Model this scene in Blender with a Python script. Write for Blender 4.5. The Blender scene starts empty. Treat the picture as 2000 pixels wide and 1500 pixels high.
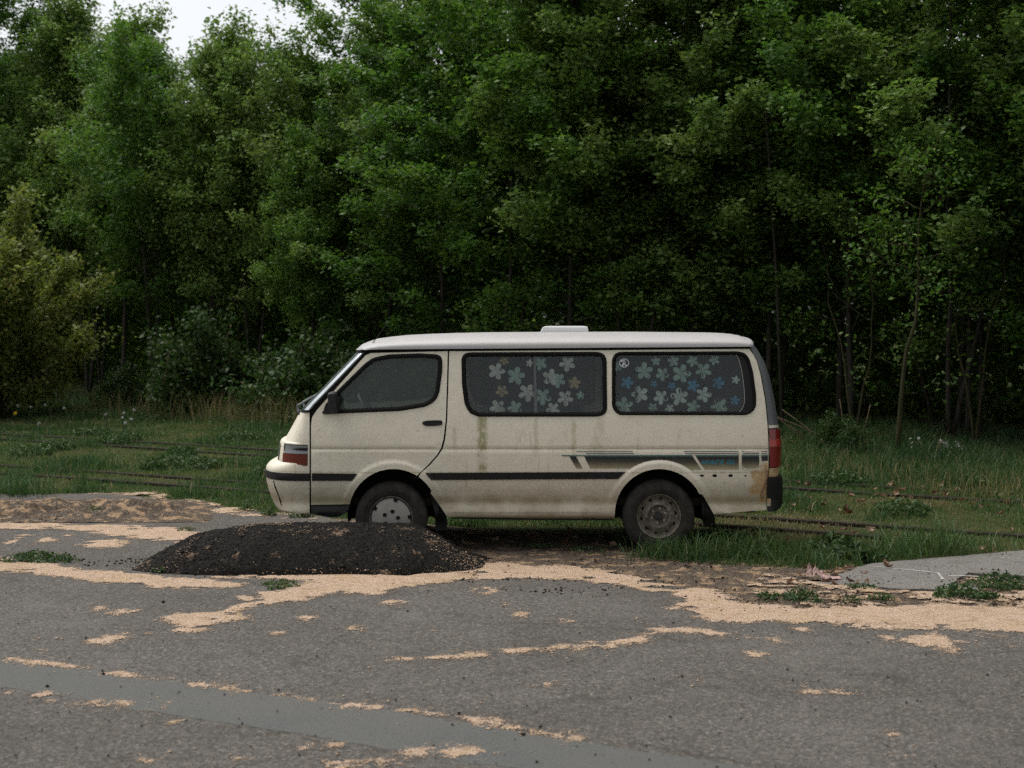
import bpy, math, random
import numpy as np
from mathutils import Vector, Matrix
from mathutils.geometry import delaunay_2d_cdt

# ------------------------------------------------------------------ camera, sky, sun, exposure
scn = bpy.context.scene
COL = scn.collection
F, HZ, CAMH = 2778.0, 628.0, 2.0          # focal length in photo pixels, horizon row, eye height (m)
cam_d = bpy.data.cameras.new('camera')
cam = bpy.data.objects.new('camera', cam_d)
COL.objects.link(cam)
cam.location = (0, 0, CAMH)
cam.rotation_euler = (math.radians(90), 0, 0)
cam_d.sensor_width = 36.0
cam_d.lens = 50.0
cam_d.shift_y = -0.061
cam_d.clip_start = 0.1
cam_d.clip_end = 2000
cam_d.dof.use_dof = True
cam_d.dof.focus_distance = 12.4
cam_d.dof.aperture_fstop = 2.4
scn.camera = cam

SUN_EL, SUN_AZ = math.radians(68), math.radians(303)
w = bpy.data.worlds.new('World')
scn.world = w
w.use_nodes = True
nt = w.node_tree
nt.nodes.clear()
sky = nt.nodes.new('ShaderNodeTexSky')
sky.sky_type = 'NISHITA'
sky.sun_disc = False
sky.sun_elevation = SUN_EL
sky.sun_rotation = SUN_AZ
sky.air_density = 1.0
sky.dust_density = 3.0
hsv = nt.nodes.new('ShaderNodeHueSaturation')      # overcast: nearly colourless
hsv.inputs['Saturation'].default_value = 0.16
bg = nt.nodes.new('ShaderNodeBackground')
bg.inputs['Strength'].default_value = 0.090
out = nt.nodes.new('ShaderNodeOutputWorld')
nt.links.new(sky.outputs[0], hsv.inputs['Color'])
nt.links.new(hsv.outputs[0], bg.inputs['Color'])
nt.links.new(bg.outputs[0], out.inputs['Surface'])

sun_d = bpy.data.lights.new('sun', 'SUN')
sun_d.energy = 1.5
sun_d.angle = math.radians(55)
sun_d.color = (1.0, 0.97, 0.92)
sun = bpy.data.objects.new('sun', sun_d)
COL.objects.link(sun)
sd = Vector((math.sin(SUN_AZ) * math.cos(SUN_EL), math.cos(SUN_AZ) * math.cos(SUN_EL), math.sin(SUN_EL)))
sun.rotation_euler = (-sd).to_track_quat('-Z', 'Y').to_euler()

scn.view_settings.view_transform = 'Standard'
scn.view_settings.look = 'None'
scn.view_settings.exposure = 1.06
scn.view_settings.gamma = 1.0
scn.view_settings.use_curve_mapping = False
scn.render.engine = 'CYCLES'
cy = scn.cycles
cy.use_denoising = False          # keep the fine grain
cy.max_bounces = 5
cy.diffuse_bounces = 2
cy.glossy_bounces = 3
cy.transmission_bounces = 4
cy.transparent_max_bounces = 10
cy.use_adaptive_sampling = True
cy.adaptive_threshold = 0.02
cy.caustics_reflective = False
cy.caustics_refractive = False

# ------------------------------------------------------------------ helpers
rng = np.random.default_rng(7)
random.seed(7)


def lin(r, g, b):
    f = lambda c: (c / 255) / 12.92 if c <= 10 else ((c / 255 + 0.055) / 1.055) ** 2.4
    return (f(r), f(g), f(b), 1.0)


def gnd(px, py, z=0.0):
    """Point at height z where the photo shows pixel (px, py)."""
    Y = F * (CAMH - z) / (py - HZ)
    return ((px - 1000) * Y / F, Y, z)


def at(px, py, Y):
    return ((px - 1000) * Y / F, Y, CAMH - (py - HZ) * Y / F)


def link(name, me, mat=None, parent=None):
    o = bpy.data.objects.new(name, me)
    COL.objects.link(o)
    if mat is not None and me is not None:
        if not me.materials:
            me.materials.append(mat)
    if parent is not None:
        o.parent = parent
    return o


def mesh(name, verts, faces, mat=None, parent=None, smooth=False, sharp=None):
    me = bpy.data.meshes.new(name)
    me.from_pydata([tuple(map(float, v)) for v in verts], [], [tuple(map(int, f)) for f in faces])
    if smooth:
        me.polygons.foreach_set('use_smooth', np.ones(len(me.polygons), bool))
        if sharp:
            me.set_sharp_from_angle(angle=math.radians(sharp))
    me.update()
    return link(name, me, mat, parent)


def bigmesh(verts, k, tint=None, tint2=None, name='m'):
    """verts (N*k,3): N separate faces of k corners each."""
    nv = len(verts)
    nf = nv // k
    me = bpy.data.meshes.new(name)
    me.vertices.add(nv)
    me.vertices.foreach_set('co', np.ascontiguousarray(verts, dtype=np.float32).ravel())
    me.loops.add(nv)
    me.loops.foreach_set('vertex_index', np.arange(nv, dtype=np.int32))
    me.polygons.add(nf)
    me.polygons.foreach_set('loop_start', np.arange(0, nv, k, dtype=np.int32))
    me.polygons.foreach_set('loop_total', np.full(nf, k, dtype=np.int32))
    for nm, t in (('tint', tint), ('tint2', tint2)):
        if t is not None:
            a = me.attributes.new(nm, 'FLOAT', 'POINT')
            a.data.foreach_set('value', np.repeat(np.asarray(t, dtype=np.float32), k))
    me.update()
    me.validate()
    return me


def idxmesh(verts, faces, name='m', tint=None):
    """verts (N,3), faces (M,k) index array."""
    faces = np.asarray(faces, dtype=np.int32)
    k = faces.shape[1]
    me = bpy.data.meshes.new(name)
    me.vertices.add(len(verts))
    me.vertices.foreach_set('co', np.ascontiguousarray(verts, dtype=np.float32).ravel())
    me.loops.add(faces.size)
    me.loops.foreach_set('vertex_index', faces.ravel())
    me.polygons.add(len(faces))
    me.polygons.foreach_set('loop_start', np.arange(0, faces.size, k, dtype=np.int32))
    me.polygons.foreach_set('loop_total', np.full(len(faces), k, dtype=np.int32))
    if tint is not None:
        a = me.attributes.new('tint', 'FLOAT', 'POINT')
        a.data.foreach_set('value', np.asarray(tint, dtype=np.float32))
    me.update()
    me.validate()
    return me


def empty(name, loc=(0, 0, 0), rz=0.0):
    o = bpy.data.objects.new(name, None)
    COL.objects.link(o)
    o.location = loc
    o.rotation_euler = (0, 0, rz)
    o.empty_display_size = 0.2
    return o


def tag(o, label=None, cat=None, group=None, kind=None):
    if label: o['label'] = label
    if cat: o['category'] = cat
    if group: o['group'] = group
    if kind: o['kind'] = kind
    return o


def vnoise(x, y, seed=0):
    """2-D value noise, 0..1."""
    xi = np.floor(x).astype(np.int64); yi = np.floor(y).astype(np.int64)
    fx = x - xi; fy = y - yi
    fx = fx * fx * (3 - 2 * fx); fy = fy * fy * (3 - 2 * fy)

    def h(a, b):
        n = (a * 374761393 + b * 668265263 + seed * 982451653) & 0xFFFFFFFF
        n = ((n ^ (n >> 13)) * 1274126177) & 0xFFFFFFFF
        return ((n ^ (n >> 16)) & 0xFFFF) / 65535.0
    a = h(xi, yi); b = h(xi + 1, yi); c = h(xi, yi + 1); d = h(xi + 1, yi + 1)
    return (a * (1 - fx) + b * fx) * (1 - fy) + (c * (1 - fx) + d * fx) * fy


def fbm(x, y, seed=0, oct=4):
    s = 0; a = 0.5; t = 0
    for i in range(oct):
        s = s + a * vnoise(x * 2 ** i, y * 2 ** i, seed + i * 17); t += a; a *= 0.55
    return s / t


def inpoly(x, y, P):
    P = np.asarray(P, float)
    c = np.zeros(np.shape(x), bool)
    j = len(P) - 1
    for i in range(len(P)):
        xi, yi = P[i, 0], P[i, 1]; xj, yj = P[j, 0], P[j, 1]
        if yi != yj:
            c ^= ((yi > y) != (yj > y)) & (x < (xj - xi) * (y - yi) / (yj - yi) + xi)
        j = i
    return c


def segdist(x, y, P, closed=True):
    P = np.asarray(P, float)
    d = np.full(np.shape(x), 1e9)
    n = len(P)
    for i in range(n if closed else n - 1):
        a = P[i, :2]; b = P[(i + 1) % n, :2]
        ab = b - a; L = max(ab @ ab, 1e-12)
        t = np.clip(((x - a[0]) * ab[0] + (y - a[1]) * ab[1]) / L, 0, 1)
        d = np.minimum(d, np.hypot(x - a[0] - t * ab[0], y - a[1] - t * ab[1]))
    return d


# ------------------------------------------------------------------ node materials
class NM:
    def __init__(s, name):
        s.m = bpy.data.materials.new(name)
        s.m.use_nodes = True
        s.t = s.m.node_tree
        s.b = s.t.nodes['Principled BSDF']
        s.o = s.t.nodes['Material Output']

    def n(s, typ, **kw):
        nd = s.t.nodes.new(typ)
        for k, v in kw.items():
            if hasattr(nd, k): setattr(nd, k, v)
            else: nd.inputs[k].default_value = v
        return nd

    def l(s, a, b): s.t.links.new(a, b)

    def coords(s):
        return s.n('ShaderNodeTexCoord').outputs['Object']

    def noise(s, vec, scale, detail=4, rough=0.55, dist=0.0):
        nd = s.n('ShaderNodeTexNoise')
        nd.inputs['Scale'].default_value = scale
        nd.inputs['Detail'].default_value = detail
        nd.inputs['Roughness'].default_value = rough
        nd.inputs['Distortion'].default_value = dist
        if vec is not None: s.l(vec, nd.inputs['Vector'])
        return nd.outputs['Fac']

    def ramp(s, fac, stops, interp='LINEAR'):
        nd = s.n('ShaderNodeValToRGB')
        cr = nd.color_ramp
        cr.interpolation = interp
        while len(cr.elements) < len(stops): cr.elements.new(0.5)
        for e, (p, c) in zip(cr.elements, stops):
            e.position = p
            e.color = (c, c, c, 1) if not hasattr(c, '__len__') else (tuple(c) + (1,))[:4]
        s.l(fac, nd.inputs['Fac'])
        return nd.outputs['Color']

    def mix(s, fac, a, b, typ='MIX'):
        nd = s.n('ShaderNodeMix')
        nd.data_type = 'RGBA'
        nd.blend_type = typ
        for sock, v in ((nd.inputs[0], fac), (nd.inputs[6], a), (nd.inputs[7], b)):
            if isinstance(v, bpy.types.NodeSocket): s.l(v, sock)
            else:
                sock.default_value = v if not hasattr(v, '__len__') or sock.type == 'VALUE' else (tuple(v) + (1,))[:4]
        return nd.outputs[2]

    def math(s, op, a, b=None, c=None, clamp=False):
        nd = s.n('ShaderNodeMath', operation=op, use_clamp=clamp)
        for i, v in enumerate((a, b, c)):
            if v is None: continue
            if isinstance(v, bpy.types.NodeSocket): s.l(v, nd.inputs[i])
            else: nd.inputs[i].default_value = v
        return nd.outputs[0]

    def mapr(s, v, a, b, c=0.0, d=1.0, smooth=True):
        nd = s.n('ShaderNodeMapRange')
        if smooth: nd.interpolation_type = 'SMOOTHSTEP'
        s.l(v, nd.inputs[0])
        for i, q in enumerate((a, b, c, d)): nd.inputs[i + 1].default_value = q
        return nd.outputs[0]

    def sep(s, v):
        nd = s.n('ShaderNodeSeparateXYZ'); s.l(v, nd.inputs[0]); return nd.outputs

    def scalev(s, v, sc):
        nd = s.n('ShaderNodeMapping'); s.l(v, nd.inputs['Vector']); nd.inputs['Scale'].default_value = sc
        return nd.outputs[0]

    def bump(s, h, strength=0.5, dist=0.01):
        nd = s.n('ShaderNodeBump'); nd.inputs['Strength'].default_value = strength; nd.inputs['Distance'].default_value = dist
        s.l(h, nd.inputs['Height']); s.l(nd.outputs[0], s.b.inputs['Normal'])

    def base(s, c):
        if isinstance(c, bpy.types.NodeSocket): s.l(c, s.b.inputs['Base Color'])
        else: s.b.inputs['Base Color'].default_value = (tuple(c) + (1,))[:4]
        return s

    def rough(s, r, spec=None):
        if isinstance(r, bpy.types.NodeSocket): s.l(r, s.b.inputs['Roughness'])
        else: s.b.inputs['Roughness'].default_value = r
        if spec is not None: s.b.inputs['Specular IOR Level'].default_value = spec
        return s


def simple(name, col, rough=0.6, spec=0.4, nscale=30, namt=0.25, bump=0.0):
    a = NM(name)
    n = a.noise(a.coords(), nscale, 5, 0.6)
    c = a.mix(n, tuple(x * (1 - namt) for x in col[:3]), tuple(min(1, x * (1 + namt)) for x in col[:3]))
    a.base(c).rough(rough, spec)
    if bump: a.bump(n, bump, 0.01)
    return a.m


M = {}


def leaf_mat(name, stops, trans=0.35, objvar=0.0):
    a = NM(name)
    at_ = a.n('ShaderNodeAttribute'); at_.attribute_name = 'tint'
    fac = at_.outputs['Fac']
    if objvar:
        oi = a.n('ShaderNodeObjectInfo')
        fac = a.math('ADD', fac, a.math('MULTIPLY', a.math('SUBTRACT', oi.outputs['Random'], 0.5), objvar), clamp=True)
    col = a.ramp(fac, stops)
    a.base(col).rough(0.55, 0.3)
    tr = a.n('ShaderNodeBsdfTranslucent')
    hs = a.n('ShaderNodeHueSaturation'); hs.inputs['Value'].default_value = 1.15; hs.inputs['Saturation'].default_value = 1.1
    a.l(col, hs.inputs['Color']); a.l(hs.outputs[0], tr.inputs['Color'])
    mx = a.n('ShaderNodeMixShader'); mx.inputs[0].default_value = trans
    a.l(a.b.outputs[0], mx.inputs[1]); a.l(tr.outputs[0], mx.inputs[2]); a.l(mx.outputs[0], a.o.inputs['Surface'])
    return a.m


M['leaf'] = leaf_mat('tree_leaf', [(0, (0.0425, 0.0963, 0.0227)), (.5, (0.0878, 0.1770, 0.0312)), (.85, (0.1558, 0.2407, 0.0453)), (1, (0.2690, 0.3398, 0.1416))], .4, objvar=.3)
M['leaf_pale'] = leaf_mat('pale_tree_leaf', [(0, (0.0637, 0.1204, 0.0283)), (.5, (0.1274, 0.2124, 0.0481)), (.9, (0.1982, 0.2690, 0.0708)), (1, (0.2974, 0.3540, 0.1558))], .4, objvar=.2)
M['leaf_olive'] = leaf_mat('olive_shrub_leaf', [(0, (.08, .12, .025)), (.55, (.165, .21, .048)), (.88, (.23, .235, .058)), (1, (.33, .22, .05))], .42)
M['leaf_bush'] = leaf_mat('bush_leaf', [(0, (.017, .042, .010)), (.6, (.038, .078, .017)), (1, (.075, .11, .035))], .35)
M['grass'] = leaf_mat('grass_blade', [(0, (.026, .062, .022)), (.4, (.064, .116, .034)), (.7, (.118, .142, .046)), (.86, (.19, .16, .074)), (1, (.29, .23, .13))], .36)
M['weed'] = leaf_mat('weed_leaf', [(0, (.022, .052, .016)), (.6, (.048, .092, .026)), (.9, (.10, .13, .04)), (1, (.18, .16, .06))], .3)


def bark(name, c1, c2):
    a = NM(name)
    v = a.scalev(a.coords(), (1, 1, .18))
    n = a.noise(v, 22, 6, .65)
    a.base(a.ramp(n, [(.3, c1), (.7, c2)])).rough(.9, .2)
    a.bump(n, .8, .02)
    return a.m


M['bark'] = bark('grey_bark', (.022, .019, .014), (.065, .058, .045))
M['bark_moss'] = bark('mossy_bark', (.02, .02, .008), (.055, .050, .022))
M['twig'] = bark('dry_stem', (.12, .085, .05), (.24, .18, .11))

# asphalt
a = NM('weathered_asphalt')
v = a.coords()
big = a.noise(v, .55, 5, .6)
fine = a.noise(v, 50, 3, .8)
vor = a.n('ShaderNodeTexVoronoi'); vor.inputs['Scale'].default_value = 75; a.l(v, vor.inputs['Vector'])
c = a.ramp(fine, [(.33, (.0287, .0264, .0235)), (.46, (.0689, .0626, .0545)), (.56, (.1004, .0907, .0792)), (.66, (.2066, .1865, .1607))])
c = a.mix(a.mapr(vor.outputs['Color'], .3, .9, 0, .5, False), c, (.0488, .0448, .0402))
c = a.mix(a.mapr(big, .35, .7, 0, .55), c, a.mix(1, c, (.62, .60, .57), 'MULTIPLY'))
mid = a.noise(v, 3.2, 4, .6)
c = a.mix(a.mapr(mid, .5, .75, 0, .35), c, (.1062, .0976, .0918))
stain = a.noise(v, .9, 6, .7, 1.2)
c = a.mix(a.mapr(stain, .52, .68, 0, .5), c, a.mix(1, c, (.58, .56, .53), 'MULTIPLY'))
c = a.mix(a.mapr(stain, .44, .30, 0, .35), c, (.1230, .1132, .1000))
wv = a.n('ShaderNodeTexVoronoi'); wv.feature = 'DISTANCE_TO_EDGE'; wv.inputs['Scale'].default_value = .42
dv = a.n('ShaderNodeVectorMath', operation='ADD')
nn = a.n('ShaderNodeTexNoise'); nn.inputs['Scale'].default_value = 2.2; nn.inputs['Detail'].default_value = 5; a.l(v, nn.inputs['Vector'])
sc_ = a.n('ShaderNodeVectorMath', operation='SCALE'); sc_.inputs['Scale'].default_value = .5; a.l(nn.outputs['Color'], sc_.inputs[0])
a.l(v, dv.inputs[0]); a.l(sc_.outputs[0], dv.inputs[1]); a.l(dv.outputs[0], wv.inputs['Vector'])
c = a.mix(a.math('MULTIPLY', a.mapr(wv.outputs['Distance'], .010, .003, 0, .4), a.mapr(stain, .4, .55, 0, 1)), c, (.0246, .0221, .0180))
a.base(c).rough(.92, .25)
a.bump(fine, .7, .012)
M['asphalt'] = a.m

a = NM('smooth_asphalt_patch')
v = a.coords()
fine = a.noise(v, 110, 3, .7)
big = a.noise(v, 1.3, 4)
c = a.ramp(fine, [(.3, (.0451, .0477, .0440)), (.7, (.0875, .0891, .0838))])
c = a.mix(a.mapr(a.noise(v, 28, 5, .75), .55, .7, 0, .35), c, (.0390, .0390, .0351))
c = a.mix(a.mapr(big, .38, .62, 0, .5), c, (.0819, .0764, .0682))
a.base(c).rough(.85, .3); a.bump(fine, .35, .006)
M['patch'] = a.m

a = NM('catkin_litter')
v = a.coords()
fine = a.noise(v, 85, 4, .75)
big = a.noise(v, 2.5, 5, .65)
c = a.ramp(fine, [(.30, (0.1008, 0.0636, 0.0373)), (.42, (0.3427, 0.2408, 0.1654)), (.58, (0.5040, 0.3792, 0.2827)), (.74, (0.6250, 0.5124, 0.4161))])
c = a.mix(a.mapr(big, .48, .7, 0, .45), c, (0.3564, 0.2578, 0.1378))
spk = a.noise(v, 26, 4, .7)
c = a.mix(a.mapr(spk, .56, .66, 0, .8), c, (0.2016, 0.1281, 0.0640))
md = a.noise(v, 7, 6, .7, .6)
c = a.mix(a.mapr(md, .50, .66, 0, .6), c, (0.2621, 0.1793, 0.1013))
grn = a.noise(v, 13, 5, .7)
c = a.mix(a.mapr(grn, .62, .74, 0, .5), c, (0.1714, 0.1537, 0.0533))
a.base(c).rough(.95, .15); a.bump(fine, 1.0, .015)
cov = a.n('ShaderNodeAttribute'); cov.attribute_name = 'tint'
gr = a.noise(v, 70, 2, .6)
gr2 = a.noise(v, 19, 4, .65)
gm = a.math('ADD', a.math('MULTIPLY', gr, .6), a.math('MULTIPLY', gr2, .4))
thr = a.mapr(cov.outputs['Fac'], 0, 1, .68, .30, False)
al = a.mapr(a.math('SUBTRACT', gm, thr), -.012, .012, 0, 1)
a.l(al, a.b.inputs['Alpha'])
M['litter'] = a.m

a = NM('bare_soil')
v = a.coords()
fine = a.noise(v, 40, 5, .75)
big = a.noise(v, 1.1, 5, .65)
mid = a.noise(v, 7, 5, .65)
c = a.ramp(fine, [(.3, (.025, .019, .014)), (.5, (.085, .066, .050)), (.68, (.21, .165, .125))])
c = a.mix(a.mapr(mid, .50, .62, 0, .85), c, a.ramp(fine, [(.3, (.1875, .1125, .0600)), (.65, (.4500, .3150, .1950))]))
a.base(c).rough(.96, .15); a.bump(fine, 1.0, .03)
M['soil'] = a.m

a = NM('meadow_soil')
v = a.coords()
fine = a.noise(v, 30, 5, .75)
mid = a.noise(v, 1.7, 5, .65)
c = a.ramp(fine, [(.3, (.020, .030, .010)), (.55, (.045, .062, .020)), (.75, (.10, .09, .045))])
c = a.mix(a.mapr(mid, .45, .65, 0, .4), c, (.075, .072, .03))
a.base(c).rough(.97, .1); a.bump(fine, 1.0, .04)
M['meadow'] = a.m

a = NM('asphalt_millings')
v = a.coords()
fine = a.noise(v, 60, 4, .8)
mid = a.noise(v, 5, 5, .7)
c = a.ramp(fine, [(.32, (.006, .0054, .0047)), (.5, (.015, .0135, .0115)), (.64, (.040, .035, .030)), (.72, (.15, .13, .11))])
c = a.mix(a.mapr(mid, .58, .68, 0, .8), c, a.ramp(fine, [(.38, (.04, .028, .02)), (.6, (.42, .29, .2))]))
a.base(c).rough(.95, .12); a.bump(fine, 1.0, .03)
M['millings'] = a.m

M['crumb_dark'] = simple('dark_crumb', (.017, .015, .0128), .95, .15, 40, .5)
M['crumb_tan'] = simple('tan_crumb', (.40, .29, .20), .95, .2, 40, .4)
M['crumb_brown'] = simple('brown_clod', (.045, .033, .023), .97, .1, 40, .5)
a = NM('worn_paving_slab')
v = a.coords()
fine = a.noise(v, 55, 4, .8); big = a.noise(v, 2.4, 6, .65)
c = a.ramp(fine, [(.3, (.07, .066, .06)), (.5, (.16, .15, .137)), (.7, (.30, .28, .255))])
c = a.mix(a.mapr(big, .4, .7, 0, .4), c, (.14, .13, .12))
c = a.mix(a.mapr(a.noise(v, 5, 6, .7), .5, .68, 0, .55), c, (.085, .075, .062))
c = a.mix(.14, c, (0, 0, 0))
a.base(c).rough(.93, .2); a.bump(fine, .6, .01)
M['concrete'] = a.m
M['white_line'] = simple('worn_white_paint', (.33, .32, .30), .85, .3, 60, .35)
a = NM('rusty_rail')
v = a.coords()
n = a.noise(v, 25, 5, .7)
c = a.ramp(n, [(.3, (.012, .010, .008)), (.55, (.032, .026, .020)), (.75, (.075, .064, .052))])
a.base(c).rough(.95, .1); a.bump(n, .6, .01)
M['rail'] = a.m
M['rag'] = simple('pink_rag', (.36, .25, .225), .9, .2, 9, .45)
M['leaf_dead'] = leaf_mat('dead_leaf', [(0, (.05, .02, .01)), (.5, (.13, .068, .038)), (1, (.26, .17, .11))], .15)
M['seedhead'] = simple('seed_down', (.34, .34, .32), .95, .1, 30, .1)
M['yellow'] = simple('yellow_petal', (.65, .42, .03), .7, .2, 30, .1)

# --- van materials (object coordinates of van parts are van coordinates)
a = NM('cream_paint')
v = a.coords()
xyz = a.sep(v)
X, Z = xyz[0], xyz[2]
n1 = a.noise(v, 3.5, 6, .65)
n2 = a.noise(a.scalev(v, (9, 9, .9)), 3, 5, .6)
n3 = a.noise(v, 28, 5, .7)
c = a.mix(n1, (.655, .60, .47), (.735, .685, .57))
# grime on the lower panels, film of algae in streaks
low = a.math('MULTIPLY', a.mapr(Z, .75, .34, 0, 1), a.mapr(n1, .25, .7, .35, 1.0))
c = a.mix(a.math('MULTIPLY', low, .9), c, (.2160, .1764, .0972))
edge = a.math('MULTIPLY', a.mapr(Z, .335, .30, 0, 1), .9)
c = a.mix(edge, c, (.13, .085, .035))
sill = a.math('MULTIPLY', a.math('MULTIPLY', a.mapr(Z, .40, .445, 0, 1), a.mapr(Z, .52, .45, 0, 1)), a.mapr(n1, .3, .6, .2, .8))
c = a.mix(a.math('MULTIPLY', sill, .9), c, (.25, .20, .11))
streak = a.math('MULTIPLY', a.mapr(n2, .56, .72, 0, 1), a.mapr(Z, 1.22, .55, .25, .5))
c = a.mix(a.math('MULTIPLY', streak, .75), c, (.28, .245, .14))


def zone(x0, wx, z0, z1, soft=.04):
    dx = a.math('ABSOLUTE', a.math('SUBTRACT', a.math('ADD', X, a.math('MULTIPLY', a.math('SUBTRACT', n3, .5), .06)), x0))
    zx = a.mapr(dx, wx, wx * .25, 0, 1)
    zz = a.math('MULTIPLY', a.mapr(Z, z0 - soft, z0 + soft), a.mapr(Z, z1 + soft, z1 - soft))
    return a.math('MULTIPLY', zx, zz)


blotch = a.noise(a.scalev(v, (1, 1, .45)), 16, 5, .7)
for x0, wx, z0, z1, amt in ((-.365, .06, .70, 1.19, .8), (-.60, .03, .9, 1.1, .3), (.10, .03, .85, 1.18, .3), (.43, .03, .8, 1.15, .4), (.655, .06, .8, 1.15, .28)):
    zf = a.math('MULTIPLY', a.math('MULTIPLY', zone(x0, wx, z0, z1), a.mapr(blotch, .38, .56, .2, 1)), amt)
    c = a.mix(zf, c, (.19, .18, .04))
# algae just under the window rail, along the crease and over the moulding
for zc, hw, amt in ((1.762, .02, .4), (.897, .008, .55), (.695, .012, .6)):
    dz = a.math('ABSOLUTE', a.math('SUBTRACT', Z, zc))
    f = a.math('MULTIPLY', a.mapr(dz, hw, 0, 0, amt), a.mapr(n2, .3, .65, .35, 1))
    c = a.mix(f, c, (.22, .19, .06))
# rust eating the lower rear corner
n4 = a.noise(v, 7, 6, .7)
rx = a.math('ADD', X, a.math('MULTIPLY', a.math('SUBTRACT', n4, .5), .22))
rz = a.math('ADD', Z, a.math('MULTIPLY', a.math('SUBTRACT', n4, .5), .12))
r1 = a.math('MULTIPLY', a.mapr(rx, 1.94, 1.99), a.math('MULTIPLY', a.mapr(rz, .49, .53), a.mapr(rz, .73, .70)))
r2 = a.math('MULTIPLY', a.mapr(rx, 2.03, 2.07), a.math('MULTIPLY', a.mapr(rz, .40, .46), a.mapr(rz, .80, .75)))
r = a.math('MAXIMUM', r1, r2)
c = a.mix(a.math('MULTIPLY', r, .9), c, a.ramp(n3, [(.35, (.30, .15, .05)), (.5, (.42, .26, .10)), (.65, (.50, .38, .20))]))
rr = a.math('MULTIPLY', a.mapr(a.math('ABSOLUTE', a.math('SUBTRACT', rx, 2.075)), .03, 0, 0, 1), a.math('MULTIPLY', a.mapr(rz, .42, .47), a.mapr(rz, .74, .68)))
c = a.mix(a.math('MULTIPLY', rr, .8), c, (.11, .05, .02))
# chalky speckle of dirt
c = a.mix(a.mapr(n3, .56, .72, 0, .4), c, (.25, .215, .15))
n6 = a.noise(v, 130, 3, .7)
c = a.mix(a.mapr(n6, .35, .65, 0, .22), c, (.27, .245, .19))
a.base(c)
a.rough(a.mapr(n1, .2, .8, .32, .55), .45)
a.bump(a.noise(v, 2.2, 3, .5), .25, .05)
M['paint'] = a.m

M['roof_paint'] = simple('chalky_white_roof_paint', (.33, .32, .315), .45, .4, 6, .1)
M['black_plastic'] = simple('black_plastic', (.009, .009, .0087), .6, .25, 25, .4)
M['grey_plastic'] = simple('faded_grey_plastic', (.085, .09, .095), .5, .4, 18, .2)
M['rubber'] = simple('black_rubber', (.006, .006, .0055), .75, .12, 30, .4)
M['dark'] = simple('dark_underside_and_shade', (.012, .010, .008), .9, .1, 20, .4)
M['dark2'] = simple('dark_interior_trim', (.035, .036, .033), .8, .2, 12, .3)
M['seat'] = simple('grey_seat_cloth', (.10, .105, .10), .95, .1, 40, .3)
a = NM('dusty_tyre')
v = a.coords()
n = a.noise(v, 9, 6, .7)
c = a.ramp(n, [(.35, (.012, .0115, .0105)), (.6, (.035, .031, .025)), (.8, (.075, .063, .043))])
a.base(c).rough(.88, .25); a.bump(n, .3, .01)
M['tyre'] = a.m
M['hubcap'] = simple('dull_silver_plastic', (.25, .24, .215), .5, .4, 9, .25)
a = NM('rusty_steel_wheel')
v = a.coords()
n = a.noise(v, 18, 6, .7)
c = a.ramp(n, [(.32, (.045, .035, .026)), (.5, (.13, .108, .083)), (.68, (.25, .22, .18))])
a.base(c).rough(.75, .35)
M['steel_rust'] = a.m


def glass(name, tint, dirt, dirtcol, nsc=6):
    a = NM(name)
    v = a.coords()
    n = a.noise(a.scalev(v, (1, 1, .5)), nsc, 6, .7)
    tr = a.n('ShaderNodeBsdfTransparent'); tr.inputs[0].default_value = (*tint, 1)
    gl = a.n('ShaderNodeBsdfGlossy'); gl.inputs['Roughness'].default_value = .06; gl.inputs[0].default_value = (.9, .95, .95, 1)
    fr = a.n('ShaderNodeFresnel'); fr.inputs[0].default_value = 1.5
    m1 = a.n('ShaderNodeMixShader'); a.l(fr.outputs[0], m1.inputs[0]); a.l(tr.outputs[0], m1.inputs[1]); a.l(gl.outputs[0], m1.inputs[2])
    df = a.n('ShaderNodeBsdfDiffuse'); df.inputs[0].default_value = (*dirtcol, 1)
    m2 = a.n('ShaderNodeMixShader'); a.l(a.mapr(n, .3, .75, dirt * .35, dirt), m2.inputs[0]); a.l(m1.outputs[0], m2.inputs[1]); a.l(df.outputs[0], m2.inputs[2])
    a.l(m2.outputs[0], a.o.inputs['Surface'])
    a.t.nodes.remove(a.b)
    return a.m


M['glass'] = glass('dirty_side_glass', (.78, .85, .81), .035, (.14, .16, .135))
M['glass_door'] = glass('hazy_door_glass', (.70, .78, .73), .30, (.10, .125, .10), 7)
M['windshield'] = glass('windshield_glass', (.55, .62, .58), .7, (.12, .135, .135))
M['curtain'] = simple('dark_curtain_cloth', (.022, .021, .019), .95, .05, 60, .3)
M['fl_pink'] = simple('pale_pink_print', (.80, .74, .72), .95, .1, 60, .15)
M['fl_teal'] = simple('teal_print', (.46, .58, .54), .95, .1, 60, .15)
M['fl_grey'] = simple('pale_grey_print', (.74, .79, .77), .95, .1, 60, .15)
M['fl_orange'] = simple('ochre_print', (.56, .42, .26), .95, .1, 60, .15)
M['fl_blue'] = simple('blue_print', (.10, .34, .56), .95, .1, 60, .15)
M['lamp_red'] = simple('red_lens', (.16, .012, .012), .18, .6, 20, .25)
M['lamp_red2'] = simple('bright_red_lens', (.34, .03, .022), .18, .6, 20, .2)
M['lamp_amber'] = simple('red_orange_lens', (.12, .02, .012), .2, .6, 25, .5)
M['lamp_clear'] = simple('smoky_clear_lens', (.17, .18, .185), .15, .6, 12, .25)
M['teal_line'] = simple('teal_stripe_print', (.05, .13, .12), .6, .4, 30, .2)
M['grey_line'] = simple('grey_stripe_print', (.12, .13, .12), .6, .4, 30, .2)
M['letter'] = simple('turquoise_lettering', (.01, .20, .27), .6, .4, 30, .2)
M['white_dot'] = simple('white_sticker', (.5, .52, .56), .6, .3, 30, .2)
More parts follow.
